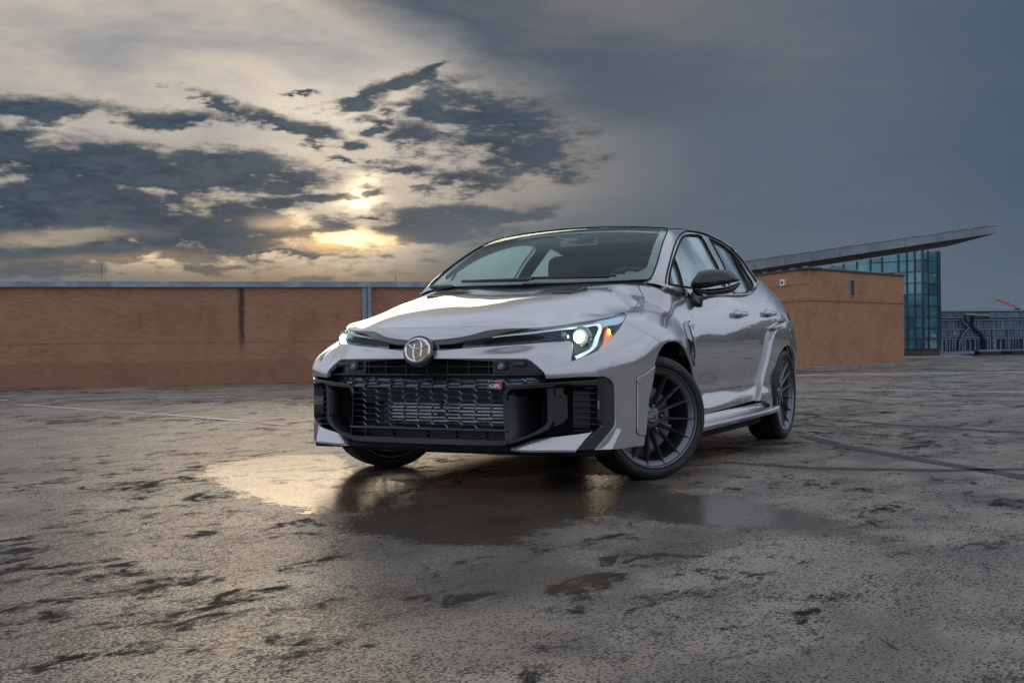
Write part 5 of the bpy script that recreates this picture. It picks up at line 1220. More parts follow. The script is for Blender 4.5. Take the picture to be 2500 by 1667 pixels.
for sg, pa, pb in ((1, dA, dB), (-1, dA2, dB2)):
    f = gs(sg)
    panel('window_frame', pa, P_, f, [f1, g1_], gap=.0015, step=.016, depth=.03, off=-.003)
    panel('window_frame', pb, P_, f, [f2, g2_, g3_], gap=.0015, step=.016, depth=.03, off=-.003)
    for gl, par in ((g1_, pa), (g2_, pb), (g3_, pb)):
        panel('window_glass', par, M['side_glass'], f, [gl], gap=-.006, step=.03, depth=.004, off=-.011, lining=False)
        MB().tube([f(p)[0]-np.array([0, sg*.004, 0]) for p in resample(gl, .02)], .0075, 6, closed=True).build('glass_seal', M['matte_black'], par, True)
    qd = seg('q_div'); MB().tube([f(p)[0]-np.array([0, sg*.006, 0]) for p in qd], .011, 6).build('glass_divider', M['matte_black'], pa, True)
    sa = seg('sail'); sp_ = np.concatenate([sa, g1_[-3:][::-1] if False else [(g1_[0][0]-.005, g1_[0][1]+.0)], [(g1_[2][0], g1_[2][1])]])
    panel('sail_panel', pa, M['satin_black'], f, [np.concatenate([sa, [bl[5]+[0, .007], bl[1]+[-.004, .007], wo[1]+[-.006, .002], wo[4]+[-.006, 0], wo[8]+[-.006, 0]]])], gap=0, off=-.004, step=.02, depth=.01)
    bp = resample(bl, .02, False)
    MB().tube([f(p)[0]+np.array([0, sg*.003, 0]) for p in bp], .006, 6, ry=.009).build('belt_strip', M['gloss_black'], pa, True)
# --- windscreen with ceramic band
def scr(q): q = np.atleast_2d(q); return screen(np.c_[q[:, 0]/.62, q[:, 1]])
outer_s = np.array([(-.62, 0), (.62, 0), (.62, 1), (-.62, 1)], float)
panel('windscreen', car, M['screen_glass'], scr, [outer_s], gap=.003, step=.03, depth=.005, lining=False)
def rr(x0, x1, y0, y1, r):
    out = []
    for cx, cy, a in ((x1-r, y1-r, 0), (x0+r, y1-r, 90), (x0+r, y0+r, 180), (x1-r, y0+r, 270)):
        for t in range(0, 91, 15): out.append((cx+r*math.cos(math.radians(a+t)), cy+r*math.sin(math.radians(a+t))))
    return np.array(out)
band = rr(-.572, .572, .085, .955, .09)
panel('screen_band', car, M['gloss_black'], scr, [outer_s, band], off=-.004, gap=.004, step=.03, depth=.003, lining=False)
# camera housing behind the mirror
ch = MB(); 
rows = []
for tq, w in ((.985, .13), (.90, .15), (.83, .115), (.80, .06)):
    rows.append([tuple(screen((s_*w/.6, tq))[0]-np.array([.01, 0, .02+(.03 if abs(s_) < .9 else .008)])) for s_ in np.linspace(-1, 1, 9)])
ch.loft(rows); ch.build('camera_housing', M['dash'], car, True)
# rear view mirror
MB().box((-1.03, -.13, 1.315), (-1.005, .13, 1.375), .008).build('interior_mirror', M['gloss_black'], car)
# --- roof skin and hatch
yy = lambda x: .560-.02*np.clip((-1.9-x), 0, 2)
xs = np.linspace(-1.112, -3.0, 30)
half = np.concatenate([[(-1.064-.046*(y/.562)**2, y) for y in np.linspace(0, .555, 12)], [(x, float(yy(x))-.006) for x in xs[1:]], [(-3.0, 0)]])
panel('roof_panel', car, P_, roof, [np.concatenate([half, half[::-1][1:-1]*[1, -1]])], gap=.002, step=.03, depth=.03)
pts = [screen((s_, 1.0))[0]+np.array([-.002, 0, .003]) for s_ in np.linspace(-1, 1, 40)]
MB().tube(pts, .0042, 6).build('header_seal', M['matte_black'], car, True)
rows = []
for t in np.linspace(0, 1, 8):
    row = []
    for s_ in np.linspace(-1, 1, 17):
        a = roof((-3.0, s_*.5))[0]; b = np.array([-3.22-.08*(1-s_*s_), s_*.58, 1.10])
        row.append(tuple(a+(b-a)*t+np.array([-.03*4*t*(1-t), 0, .02*4*t*(1-t)])))
    rows.append(row)
MB().loft(rows).build('rear_screen', M['side_glass'], car, True)
sp_rows = [[(x, s_*.49, z) for s_ in np.linspace(-1, 1, 9)] for x, z in ((-2.9, 1.358), (-3.12, 1.335), (-3.18, 1.315), (-3.12, 1.30), (-2.95, 1.318))]
MB().loft(sp_rows).build('rear_spoiler', M['gloss_black'], car, True)
# --- cowl and wipers
rows = []
for s_ in np.linspace(-1, 1, 33):
    y = .672*s_; xr = float(np.interp(abs(y), rear[::-1, 1], rear[::-1, 0])); a = hood((xr+.03, y))[0]-[0, 0, .022]; b = screen((s_*.97, .035))[0]-[0, 0, .012]
    rows.append([tuple(a), tuple((a+b)/2-[0, 0, .010]), tuple(b)])
MB().loft(rows).build('cowl', M['satin_black'], car, True)
def wiper(s0, s1, t0, t1, name='wiper'):
    pts = [screen((s0+(s1-s0)*k, t0+(t1-t0)*k))[0]+np.array([.012, 0, .016]) for k in np.linspace(0, 1, 14)]
    o = MB().tube(pts, [.010]*2+[.013]*10+[.008]*2, 6, ry=.009).build(name, M['satin_black'], car, True)
    arm = [screen((s0+(s1-s0)*k, (t0+(t1-t0)*k)*.6-.01))[0]+np.array([.02, 0, .026]) for k in np.linspace(.25, 1.08, 9)]
    MB().tube(arm, [.008]*7+[.016, .020], 6, ry=.008).build('wiper_arm', M['satin_black'], o, True)
wiper(-.60, .05, .022, .008); wiper(-.03, .70, .036, .010)
MB().box((-.32, -.66, 1.048), (-.255, -.50, 1.068), .008).build('cowl_cap', M['gloss_black'], car)
MB().tube([hood((.16, .0))[0]]*1+[hood((.1, 0))[0]], .0, 3) if False else None
# --- headlights
hl = np.concatenate([seg('hl_top'), seg('hl_out')[1:], seg('hl_in')[1:], seg('hl_end')[1:-1]])
for sg in (1, -1):
    f = (lambda uv: body(uv)) if sg == 1 else (lambda uv: body(uv)*[1, -1, 1])
    lamp = panel('headlight', car, M['lamp_back'], f, [hl], off=-.060, gap=.004, step=.02, depth=.01, lining=False)
    panel('lens', lamp, M['lens'], f, [hl], off=-.001, gap=.003, step=.016, depth=.004, lining=False)
    # side wall of the lamp bowl
    ring = resample(inset(hl if area2(hl) > 0 else hl[::-1], .004), .014)
    Pn, Nn, _ = surf_normals(f, ring, (-1.0, 0, .55))
    MB().loft([[tuple(p) for p in Pn-Nn*.003], [tuple(p) for p in Pn-Nn*.062]], True).build('bowl', M['lamp_back'], lamp, True)
    def at(uv, d):
        uv = np.atleast_2d(uv); P, N, _ = surf_normals(f, uv, (-1.0, 0, .55)); return P-N*d
    def ribbon(name, seg_, w0, w1, d0, mat):
        c = resample(seg_, .015, False); t = np.gradient(c, axis=0); t /= np.linalg.norm(t, axis=1, keepdims=True); n = np.c_[-t[:, 1], t[:, 0]]
        w = np.linspace(w0, w1, len(c))[:, None]
        A = at(c+n*w, d0); B = at(c-n*w, d0); C = at(c, d0-.006)
        m_ = MB().loft([[tuple(a), tuple(c2), tuple(b)] for a, c2, b in zip(A, C, B)]); return m_.build(name, mat, lamp, True)
    ribbon('daylight_strip', np.concatenate([seg('drl_up')]), .0065, .013, .018, M['light_guide'])
    ribbon('daylight_strip', seg('drl_dn'), .012, .017, .016, M['light_guide'])
    lowin = seg('hl_in'); lowtrace = lowin[int(len(lowin)*.40):int(len(lowin)*.93)]
    ribbon('chrome_line', np.array([lowtrace[k]+[0, .026] for k in range(len(lowtrace))]), .003, .002, .02, M['bezel'])
    ribbon('chrome_line', seg('drl_up')+[0, .0135], .002, .003, .010, M['chrome'])
    panel('reflector', lamp, M['lamp_mirror'], f, [seg('lampmir')], off=-.010, gap=0, step=.02, depth=.01, lining=False)
    po = panel('turn_lens', lamp, M['amber'], f, [seg('amber')], off=-.012, gap=.002, step=.02, depth=.02)
    am = seg('amber')
    for w in ((.62, .28, .10), (.45, .38, .17)):
        q_ = am[0]*w[0]+am[1]*w[1]+am[4]*w[2]; p_ = at(q_, .006)[0]
        MB().lathe([(0.0001, .006), (.006, .004), (.008, 0)], 10, 'X').build('bulb', M['amber_lamp'], po, True, loc=tuple(p_))
    pc = at(np.array(S['proj'][0]), .030)[0]
    MB().lathe([(.052, -.02), (.050, .004), (.044, .010), (.040, .006)], 28, 'X').build('projector_ring', M['bezel'], lamp, True, loc=tuple(pc))
    MB().lathe([(.040, .004), (.037, .014), (.031, .021), (.029, .0225)], 24, 'X').build('projector_lens', M['lamp_halo'], lamp, True, loc=tuple(pc))
    MB().lathe([(.029, .0225), (.016, .030), (.0001, .033)], 24, 'X').build('projector_core', M['lamp'], lamp, True, loc=tuple(pc))
    p2 = at(np.array(S['proj'][0])-[.085, -.012], .032)[0]
    MB().lathe([(.026, -.01), (.025, .006), (.014, .014), (.0001, .018)], 16, 'X').build('inner_projector', M['bezel'], lamp, True, loc=tuple(p2))
# --- emblem
EC = np.array([.957, 0, .684])
nrm = np.array([.97, 0, .22]); nrm /= np.linalg.norm(nrm); upv = np.array([-nrm[2], 0, nrm[0]]); sdv = np.array([0, 1.0, 0])
def ep(a, b, c): return tuple(EC+sdv*a+upv*b+nrm*c)
rows = []
for r, h in ((1.0, -.022), (1.0, -.004), (.97, .004), (.92, .006), (.86, .004)):
    rows.append([ep(.086*r*math.cos(t), .076*r*math.sin(t), h) for t in np.linspace(0, 2*math.pi, 48, endpoint=False)])
em = MB().loft(rows, True).build('emblem', M['gloss_black'], car, True)
rows = [[ep(.078*r*math.cos(t), .068*r*math.sin(t), h) for t in np.linspace(0, 2*math.pi, 48, endpoint=False)] for r, h in ((1.0, .003), (.9, .007), (.6, .011), (.02, .013))]
MB().loft(rows, True).build('emblem_disc', M['emblem_dark'], em, True)
def ell(a, b, w, c0=0.0, w2=None):
    pts = [ep(a*math.cos(t), c0+b*math.sin(t), .013) for t in np.linspace(0, 2*math.pi, 56, endpoint=False)]
    rows = []
    for k, t in enumerate(np.linspace(0, 2*math.pi, 56, endpoint=False)):
        wy = w2 or w
        rows.append([ep((a+w*s_)*math.cos(t), c0+(b+wy*s_)*math.sin(t), .011+.005*(1-abs(s_))) for s_ in (-1, 0, 1)])
    return MB().loft([[r[k] for r in rows] for k in range(3)], True)
for e in (ell(.066, .056, .0066), ell(.022, .053, .0062, 0, .004), ell(.048, .022, .0045, .028, .006)):
    e.build('emblem_ring', M['chrome'], em, True)
# --- grille mesh
GY = np.array([0, .22, .40, .46, .54, .60, .64]); GX = np.array([.905, .90, .888, .878, .842, .808, .785])
gm = sbasis
def gx(y): return float(sbasis(GY, np.array([min(abs(y), .64)]))@GX)
def gpt(y, z, d=0.0): return Vector((gx(y)-d, y, z))
px_, pz_ = .0795, .0296
mb = MB()
ztop_, zbot_ = .556, .315
def keep(y, z):
    lim = .440 if z < .495 else .440+(z-.495)*3.0
    return abs(y) <= min(lim, .60) and zbot_-.004 <= z <= ztop_+.004
def wall_(a, b, th=.0034, dep=.012):
    (ya, za), (yb, zb) = a, b
    if not (keep(ya, za) and keep(yb, zb)): return
    t = Vector((0, yb-ya, zb-za)).normalized(); n = Vector((0, -t.z, t.y))*th/2
    A, B = gpt(ya, za), gpt(yb, zb); D = Vector((-dep, 0, -.004))
    L = Vector((-.0045, 0, 0)); up_ = n if n.z >= 0 else -n; s1, s2 = (L, Vector()) if n.z >= 0 else (Vector(), L)
    mb.hexa([A-n+s2, B-n+s2, B-n+D, A-n+D, A+n+s1, B+n+s1, B+n+D, A+n+D])
for i in range(-9, 10):
    for j in range(-1, 9):
        cy = i*px_; cz = zbot_+.012+(j+(.5 if i % 2 else 0))*pz_
        h, wv = pz_/2, .6*px_; fl_ = .4*px_
        wall_((cy-fl_, cz+h), (cy+fl_, cz+h)); wall_((cy+fl_, cz+h), (cy+wv, cz)); wall_((cy+wv, cz), (cy+fl_, cz-h))
        # small gusset in the corner under each node
        p = (cy+fl_, cz+h)
        if keep(*p) and keep(cy+wv, cz) and 0.33 < cz < .50:
            A = gpt(p[0]-.006, p[1]-.001, -.0006); B = gpt(p[0]+.010, p[1]-.001, -.0006); C_ = gpt(p[0]+.006, p[1]-.011, -.0006); D = Vector((-.004, 0, 0))
            mb.add([A, B, C_, A+D, B+D, C_+D], [(0, 2, 1), (3, 4, 5), (0, 1, 4, 3), (1, 2, 5, 4), (2, 0, 3, 5)])
gm_o = mb.build('grille_mesh', M['mesh_black'], car)
# closed upper cells
rows = [[tuple(gpt(y, z, d)) for y in np.linspace(-.60, .60, 41)] for z, d in ((.505, .006), (.530, .016), (.556, .036))]
MB().loft(rows).build('grille_shelf', M['shelf'], car, True)
rows = [[tuple(gpt(y, z, d)) for y in np.linspace(-.46, .46, 21)] for z, d in ((.505, .034), (.47, .036), (.432, .040), (.425, .09))]
MB().loft(rows).build('beam_cover', M['satin_black'], car, True)
MB().box((.70, -.47, .20), (.74, .47, .60)).build('radiator', M['radiator'], car)
# intercooler
ic = MB().box((.775, -.30, .315), (.80, .43, .428)).build('intercooler', M['gloss_black'], car)
for k in range(6):
    z = .333+k*.0168
    MB().box((.800, -.245, z), (.822, .415, z+.0072), .002).build('fin', M['fin'], ic)
MB().box((.86, .07, .405), (.885, .085, .44), .003).box((.86, .055, .37), (.883, .10, .388), .003).build('tow_bracket', M['satin_black'], car)
# frame round the mesh
mb = MB()
mb.tube([gpt(y, .302, -.004) for y in np.linspace(-.448, .448, 31)], .010, 6, ry=.008)
o = mb.build('grille_bar', M['satin_black'], car, True)
MB().tube([gpt(y, .566, -.002) for y in np.linspace(-.615, .615, 37)], .0045, 6).build('grille_bar', M['satin_black'], car, True)
MB().tube([gpt(y, .606, .004) for y in np.linspace(-.60, .60, 37)], .0035, 6).build('grille_bar', M['satin_black'], car, True)
MB().tube([gpt(y, .281, .006) for y in np.linspace(-.45, .45, 31)], .003, 6).build('grille_bar', M['satin_black'], car, True)
for y in (-.33, -.225, -.105, .015, .13, .245, .35):
    MB().box((gx(y)-.035, y-.0018, .568), (gx(y)-.002, y+.0018, .638)).build('grille_rib', M['satin_black'], car)
for y in (-.36, -.2, 0, .16, .32):
    MB().box((gx(y)-.045, y-.003, .262), (gx(y)-.012, y+.003, .296)).build('grille_rib', M['satin_black'], car)
rows = [[(.835-.45*max(0, abs(y)-.42), y, z) for y in np.linspace(-.58, .58, 17)] for z in (.55, .64)]
MB().loft(rows).build('grille_backing', M['matte_black'], car)
for y0, y1 in ((.36, .60), (-.60, -.36)):
    rows = [[tuple(gpt(y, z, .02)) for y in np.linspace(y0, y1, 9)] for z in (.572, .634)]
    MB().loft(rows).build('grille_plate', M['gloss_black'], car)
for sg in (1, -1):
    y = .418*sg
    pod = MB().box((gx(y)-.03, y-.022, .588), (gx(y)+.012, y+.022, .628), .008).box((gx(y)-.05, min(y, y+.13*sg), .604), (gx(y)-.012, max(y, y+.11*sg), .626), .006).build('sensor_pod', M['satin_black'], car)
    MB().lathe([(.016, 0), (.015, .004), (.011, .004), (.009, .002), (.0001, .006)], 16, 'X').build('sensor', M['bezel'], pod, True, loc=(gx(y)+.0125, y, .608))
# --- badge on the mesh
gq = [Vector(p) for p in S['_gr']]
nb_ = Vector((1, .05, .06)).normalized()
def quad(a, b, c, d, t0, t1): return [a+nb_*t0, b+nb_*t0, c+nb_*t0, d+nb_*t0, a+nb_*t1, b+nb_*t1, c+nb_*t1, d+nb_*t1]
def bil(u, v): return (gq[3].lerp(gq[2], u)).lerp(gq[0].lerp(gq[1], u), v)
bd = MB().hexa(quad(bil(-.04, -.06), bil(1.04, -.06), bil(1.04, 1.06), bil(-.04, 1.06), -.012, .004)).build('grille_badge', M['chrome'], car)
MB().hexa(quad(bil(0, 0), bil(.5, 0), bil(.5, 1), bil(0, 1), .004, .006)).build('badge_face', M['gloss_black'], bd)
MB().hexa(quad(bil(.5, 0), bil(1, 0), bil(1, 1), bil(.5, 1), .004, .006)).build('badge_face', M['red'], bd)
def text_mesh(s, bold=0.0):
    cu = bpy.data.curves.new('txt', 'FONT'); cu.body = s; cu.size = 1; cu.offset = bold
    o = bpy.data.objects.new('txt', cu); COL.objects.link(o)
    dg = bpy.context.evaluated_depsgraph_get(); me = bpy.data.meshes.new_from_object(o.evaluated_get(dg))
    V = [tuple(v.co) for v in me.vertices]; F = [tuple(p.vertices) for p in me.polygons]
    bpy.data.objects.remove(o); bpy.data.meshes.remove(me)
    return np.array(V), F
for ch_, u0 in (('G', .06), ('R', .52)):
    V, F = text_mesh(ch_, .02); lo, hi = V.min(0), V.max(0)
    VV = [tuple(bil(u0+(v[0]-lo[0])/(hi[0]-lo[0])*.42+.06*(v[1]-lo[1])/(hi[1]-lo[1]), .12+(v[1]-lo[1])/(hi[1]-lo[1])*.48)+nb_*.0068) for v in V]
    mesh('badge_letter', VV, F, M['white'], bd)
# --- intake frames, lip and corners
def near(uv, d=0.0): 
    uv = np.atleast_2d(uv); P, N, _ = surf_normals(body, uv, (-1.0, 0, .55)); return P-N*d
ft = seg('frame_topin'); fo = seg('frame_o2'); lt = seg('lip_top'); ll = seg('lip_low'); pl = seg('post_l'); prr = seg('post_r'); fi2 = seg('frame_i2'); ftl = seg('frame_toplow'); dl = seg('duct_l')
ring = np.concatenate([ft, fo[1:], seg('frame_bot')[1:], fi2[1:], ftl])
for sg in (1, -1):
    f = (lambda uv: body(uv)) if sg == 1 else (lambda uv: body(uv)*[1, -1, 1])
    fr = panel('intake_frame', car, M['gloss_black'], f, [ring], off=-.004, gap=.001, step=.014, depth=.05, edge=.004)
    mbd = MB()
    # duct: inner wall, roof and floor converge to a dark throat
    def fp(uv, d=0.0): 
        q_ = near(uv, d); return [(x, sg*y, z) for x, y, z in q_]
    wallp = np.array([(u, v) for u, v in dl]); A = near(wallp, .0); A2 = near(wallp-[.006, 0], -.002)
    rows = [[(x, sg*y, z) for x, y, z in A2], [(x, sg*y, z) for x, y, z in A], [(x-.10, sg*(y+.062), .30+(z-.30)*.86+.01) for x, y, z in A], [(x-.25, sg*(y+.075), .30+(z-.30)*.85+.01) for x, y, z in A]]
    MB().loft(rows).build('duct_wall', M['satin_black'], fr, True)
    tp = near(ftl); rows = [[(x, sg*y, z) for x, y, z in tp], [(x-.10, sg*y, z-.032) for x, y, z in tp], [(x-.25, sg*y, z-.034) for x, y, z in tp]]
    MB().loft(rows).build('duct_roof', M['satin_black'], fr, True)
    lp = panel('lip_arm', car, M['satin_black'], f, [np.concatenate([lt[6:], ll[::-1][:-9]])], off=.0, gap=.001, step=.014, depth=.06, edge=.003)
    po = panel('intake_post', fr, M['satin_black'], f, [np.concatenate([pl, prr[::-1]])], off=-.002, gap=0, step=.014, depth=.05, edge=.003)
    pf = [Vector((x, sg*y, z)) for x, y, z in S['_postface']]
    bk = [p+Vector((-.04, -.02*sg, 0)) for p in pf]
    V = [tuple(p) for p in pf]+[tuple(p) for p in bk]; n = len(pf)
    F = [tuple(range(n)), tuple(range(n, 2*n))[::-1]]+[(i, (i+1) % n, n+(i+1) % n, n+i) for i in range(n)]
    mesh('post_face', V, F, M['satin_black'], fr)
    fq = [Vector((x, sg*y, z)) for x, y, z in S['_fog']]; D = Vector((.018, .012*sg, 0))
    fc = MB().hexa([fq[3], fq[2], fq[2]+D, fq[3]+D, fq[0], fq[1], fq[1]+D, fq[0]+D]).build('parking_sensor', M['satin_black'], fr)
    for a, b in S['_slats']:
        A_, B_ = Vector((a[0], sg*a[1], a[2])), Vector((b[0], sg*b[1], b[2]))
        MB().bar(A_, B_, .030, .004).build('intake_slat', M['satin_black'], fr)
    bkp = [(Vector((a[0]-.02, sg*(a[1]-.012), a[2])), Vector((b[0]-.02, sg*(b[1]-.012), b[2]))) for a, b in S['_slats']]
    MB().loft([[tuple(p[0]+Vector((0, 0, .012))), tuple(p[1]+Vector((0, 0, .012)))] for p in bkp]).build('intake_mesh', M['radiator'], fr)
    # painted corner blade under the slats
    pA = resample(seg('paintlip'), .02, False); pB = resample(seg('paintlip_b'), .02, False); n_ = 24
    ia = np.linspace(0, 1, n_); sA = np.linspace(0, 1, len(pA)); sB = np.linspace(0, 1, len(pB))
    cA = np.c_[np.interp(ia, sA, pA[:, 0]), np.interp(ia, sA, pA[:, 1])]; cB = np.c_[np.interp(ia, sB, pB[:, 0]), np.interp(ia, sB, pB[:, 1])]
    Q0, Q1 = near(cB, -.004), near(cA, .028)
    rows = [[(x, sg*y, z-.012) for x, y, z in near(cB, .02)], [(x, sg*y, z-.010) for x, y, z in near(cB, -.002)], [(x, sg*y, z) for x, y, z in Q0], [(x, sg*y, z) for x, y, z in (Q0*.5+Q1*.5)+[0, 0, .003]], [(x, sg*y, z) for x, y, z in Q1]]
    MB().loft(rows).build('corner_blade', P_, car, True)
    fa = [near(np.array(q_), d_)[0] for q_, d_ in ((S['_facet'][0], -.001), (S['_facet'][1], .004), (S['_facet'][2], -.010), (S['_facet'][3], -.012))]
    fa = [(x, sg*y, z) for x, y, z in fa]
    mesh('corner_facet', fa+[(x-.03, y*.96, z) for x, y, z in fa], [(0, 1, 2, 3), (4, 7, 6, 5), (0, 4, 5, 1), (1, 5, 6, 2), (2, 6, 7, 3), (3, 7, 4, 0)], P_, car)
    # dark throat behind everything
    MB().box((.60, min(.47*sg, .80*sg), .21), (.64, max(.47*sg, .80*sg), .56)).build('intake_throat', M['matte_black'], fr)
    rows = [[(x, sg*y, z) for x, y, z in near(ll[4:]*[1, 1], .012)], [(x-.16, sg*(y*.97), z-.005) for x, y, z in near(ll[4:], .0)]]
    MB().loft(rows).build('lip_underside', M['matte_black'], fr)
# centre of the lip
half_t = np.concatenate([[(0, .045+.003)], lt[:10]]); half_b = np.concatenate([[(0, .022)], [p for p in ll if p[0] < lt[9][0]-.005]])
e_ = lt[:1]
cu_ = float(seg('lip_top')[8][0])
ltc = lt[lt[:, 0] <= cu_]; llc = ll[ll[:, 0] <= cu_]
halfc = np.concatenate([[(0, ltc[0][1])], ltc, llc[::-1], [(0, llc[0][1])]])
panel('front_lip', car, M['satin_black'], body, [full(halfc)], off=.0, gap=.001, step=.018, depth=.05, edge=.003)
rows = [[(.935-.05*abs(s_)**3, s_*.47, .232-.006) for s_ in np.linspace(-1, 1, 25)], [(.915-.05*abs(s_)**3, s_*.47, .205) for s_ in np.linspace(-1, 1, 25)], [(.80, s_*.47, .20) for s_ in np.linspace(-1, 1, 25)]]
MB().loft(rows).build('splitter', M['satin_black'], car, True)
# --- underbody and wheel housings
MB().box((-3.1, -.58, .138), (.42, .58, .23)).box((.42, -.58, .175), (.76, .58, .23)).box((-2.22, -.84, .140), (-.50, .84, .24)).box((.46, -.80, .178), (.70, .80, .22)).build('underbody', M['matte_black'], car)
for (x, sgs) in ((0.0, (1, -1)), (-2.64, (1, -1))):
    for sg in sgs:
        R_ = .405 if x == 0 else .385
        a0, a1 = (8, 200)
        rows = [[(x-.06*(x == 0)+R_*math.cos(math.radians(a)), sg*y, .32+R_*math.sin(math.radians(a))) for a in np.linspace(a0, a1, 33)] for y in (.885, .52)]
        mb = MB().loft(rows)
        mb.add([(x+R_*math.cos(math.radians(a)), sg*.52, .32+R_*math.sin(math.radians(a))) for a in np.linspace(a0, a1, 25)], [tuple(range(25))])
        mb.build('wheel_housing', M['matte_black'], car)
# --- interior
it = MB()
rows = [[(-.30-.22*abs(s_)**2-.02, .66*s_, 1.005) for s_ in np.linspace(-1, 1, 17)], [(-.62, .70*s_, 1.030-.02*s_*s_) for s_ in np.linspace(-1, 1, 17)], [(-.86, .71*s_, 1.018) for s_ in np.linspace(-1, 1, 17)], [(-.90, .71*s_, .96) for s_ in np.linspace(-1, 1, 17)], [(-.86, .71*s_, .6) for s_ in np.linspace(-1, 1, 17)]]
MB().loft(rows).build('dashboard', M['dash'], car, True)
MB().box((-3.2, -.72, .24), (-.5, .72, .50)).build('cabin_floor', M['dash'], car)
MB().tube([(-1.0+.05*math.sin(t), .36+.185*math.cos(t), .985+.18*math.sin(t)) for t in np.linspace(0, 2*math.pi, 28, endpoint=False)], .015, 7, closed=True).build('steering_wheel', M['seat'], car, True)
def seat(x, y, w, nm='seat'):
    mb = MB().box((x-.05, y-w, .5), (x+.50, y+w, .66), .04)
    rows = []
    for z, dx, k in ((.60, .0, 1.0), (.80, -.07, 1.0), (1.0, -.13, .96), (1.10, -.165, .80), (1.13, -.175, .55)):
        rows.append([(x+dx+.06*c1, y+w*k*c2, z) for c1, c2 in ((1, -.75), (.6, -1), (-.6, -1), (-1, -.6), (-1, .6), (-.6, 1), (.6, 1), (1, .75))])
    mb.loft(rows, True)
    o = mb.build(nm, M['seat'], car, True)
    rows = []
    for z, k in ((1.135, .6), (1.16, .95), (1.22, 1.0), (1.285, .92), (1.31, .6)):
        rows.append([(x-.20+.05*k*math.cos(t), y+.125*k*math.sin(t), z) for t in np.linspace(0, 2*math.pi, 14, endpoint=False)])
    mb = MB().loft(rows, True); mb.f.append(tuple(range(4*14, 5*14)))
    mb.build('headrest', M['seat'], o, True)
    for s_ in (-1, 1): MB().tube([(x-.185, y+s_*.05, 1.09), (x-.2, y+s_*.05, 1.17)], .007, 6).build('headrest_post', M['steel'], o)
seat(-1.42, .37, .25); seat(-1.42, -.37, .25); seat(-2.30, .38, .27); seat(-2.30, -.38, .27)
rows = [[(x, s_*.54, float(_roof(np.array([[x, s_*.54]]))[0])-.04) for s_ in np.linspace(-1, 1, 9)] for x in np.linspace(-1.13, -2.95, 14)]
MB().loft(rows).build('headliner', M['headliner'], car, True)
# --- door mirror (the far one does not show)
tq = np.array([S['_tq'][0], S['_tq'][1], 0]); mo = np.array([-.76, .97, 0]); nq = np.array([tq[1], -tq[0], 0])
if nq[0] < 0: nq = -nq
def pillow(loop, hf, hb, pw=.55, step=.008, fbias=None):
    """an outline in the mirror plane, swelled forwards by hf and backwards by hb"""
    P = resample(np.array(loop), step)
    if area2(P) < 0: P = P[::-1]
    lo, hi = P.min(0), P.max(0)
    gx_, gy_ = np.meshgrid(np.arange(lo[0], hi[0], step), np.arange(lo[1], hi[1], step), indexing='ij'); g_ = np.c_[gx_.ravel(), gy_.ravel()]; g_ = g_[inside(g_, [P])]
    d = np.sqrt(((g_[:, None]-P[None])**2).sum(-1)).min(1); g_ = g_[d > .45*step]
    pts = np.concatenate([P, g_]); n = len(P)
    r = delaunay_2d_cdt([Vector(p) for p in pts], [(i, (i+1) % n) for i in range(n)], [], 0, 1e-7)
    uv = np.array([tuple(v) for v in r[0]]); T_ = np.array(r[2]); T_ = T_[inside(uv[T_].mean(1), [P])]
    a = uv[T_]; ar_ = (a[:, 1, 0]-a[:, 0, 0])*(a[:, 2, 1]-a[:, 0, 1])-(a[:, 2, 0]-a[:, 0, 0])*(a[:, 1, 1]-a[:, 0, 1]); T_[ar_ < 0] = T_[ar_ < 0][:, ::-1]
    d = np.sqrt(((uv[:, None]-P[None])**2).sum(-1)).min(1); w = .030
    h = np.clip(d/w, 0, 1); h = np.sqrt(1-(1-h)**2)
    bx = fbias(uv) if fbias is not None else 0
    base = mo[None]+tq[None]*uv[:, :1]+np.c_[np.zeros(len(uv)), np.zeros(len(uv)), uv[:, 1]]
    front = base+nq*(hf*h*1.0+bx)[:, None]; backp = base+nq*(-hb*np.clip(d/.012, 0, 1)+bx)[:, None]
    V = np.concatenate([front, backp]); k = len(uv)
    s_ = np.cross(tq, [0, 0, 1])@nq
    F = [tuple(t) if s_ > 0 else tuple(t[::-1]) for t in T_]+[tuple(i+k for i in (t[::-1] if s_ > 0 else t)) for t in T_]
    return V, F
def cap_bias(uv):
    # crease along the cap: leans back above it and tucks under below
    return -.045*np.clip((uv[:, 1]-1.055)/.06, 0, 1)-.02*np.clip((1.045-uv[:, 1])/.03, 0, 1)-.05*np.clip((uv[:, 0]-.02)/.10, 0, 1)**2
V, F = pillow(S['mir_cap'], .060, .05, fbias=cap_bias)
mir = mesh('door_mirror', V, F, M['satin_black'], dA, smooth=True); mir.data.set_sharp_from_angle(angle=math.radians(40))
V, F = pillow(S['mir_low'], .040, .05, fbias=lambda uv: -.03-.05*np.clip((uv[:, 0]-.02)/.10, 0, 1)**2); mesh('mirror_base', V, F, M['gloss_black'], mir, smooth=True)
V, F = pillow(S['mir_stalk'], .030, .03, fbias=lambda uv: np.full(len(uv), -.01)); mesh('mirror_stalk', V, F, M['gloss_black'], mir, smooth=True)
V, F = pillow(S['mir_sig'], .012, .02, step=.004, fbias=lambda uv: .008-.03-.05*np.clip((uv[:, 0]-.02)/.10, 0, 1)**2); mesh('mirror_lamp', V, F, M['chrome'], mir, smooth=True)
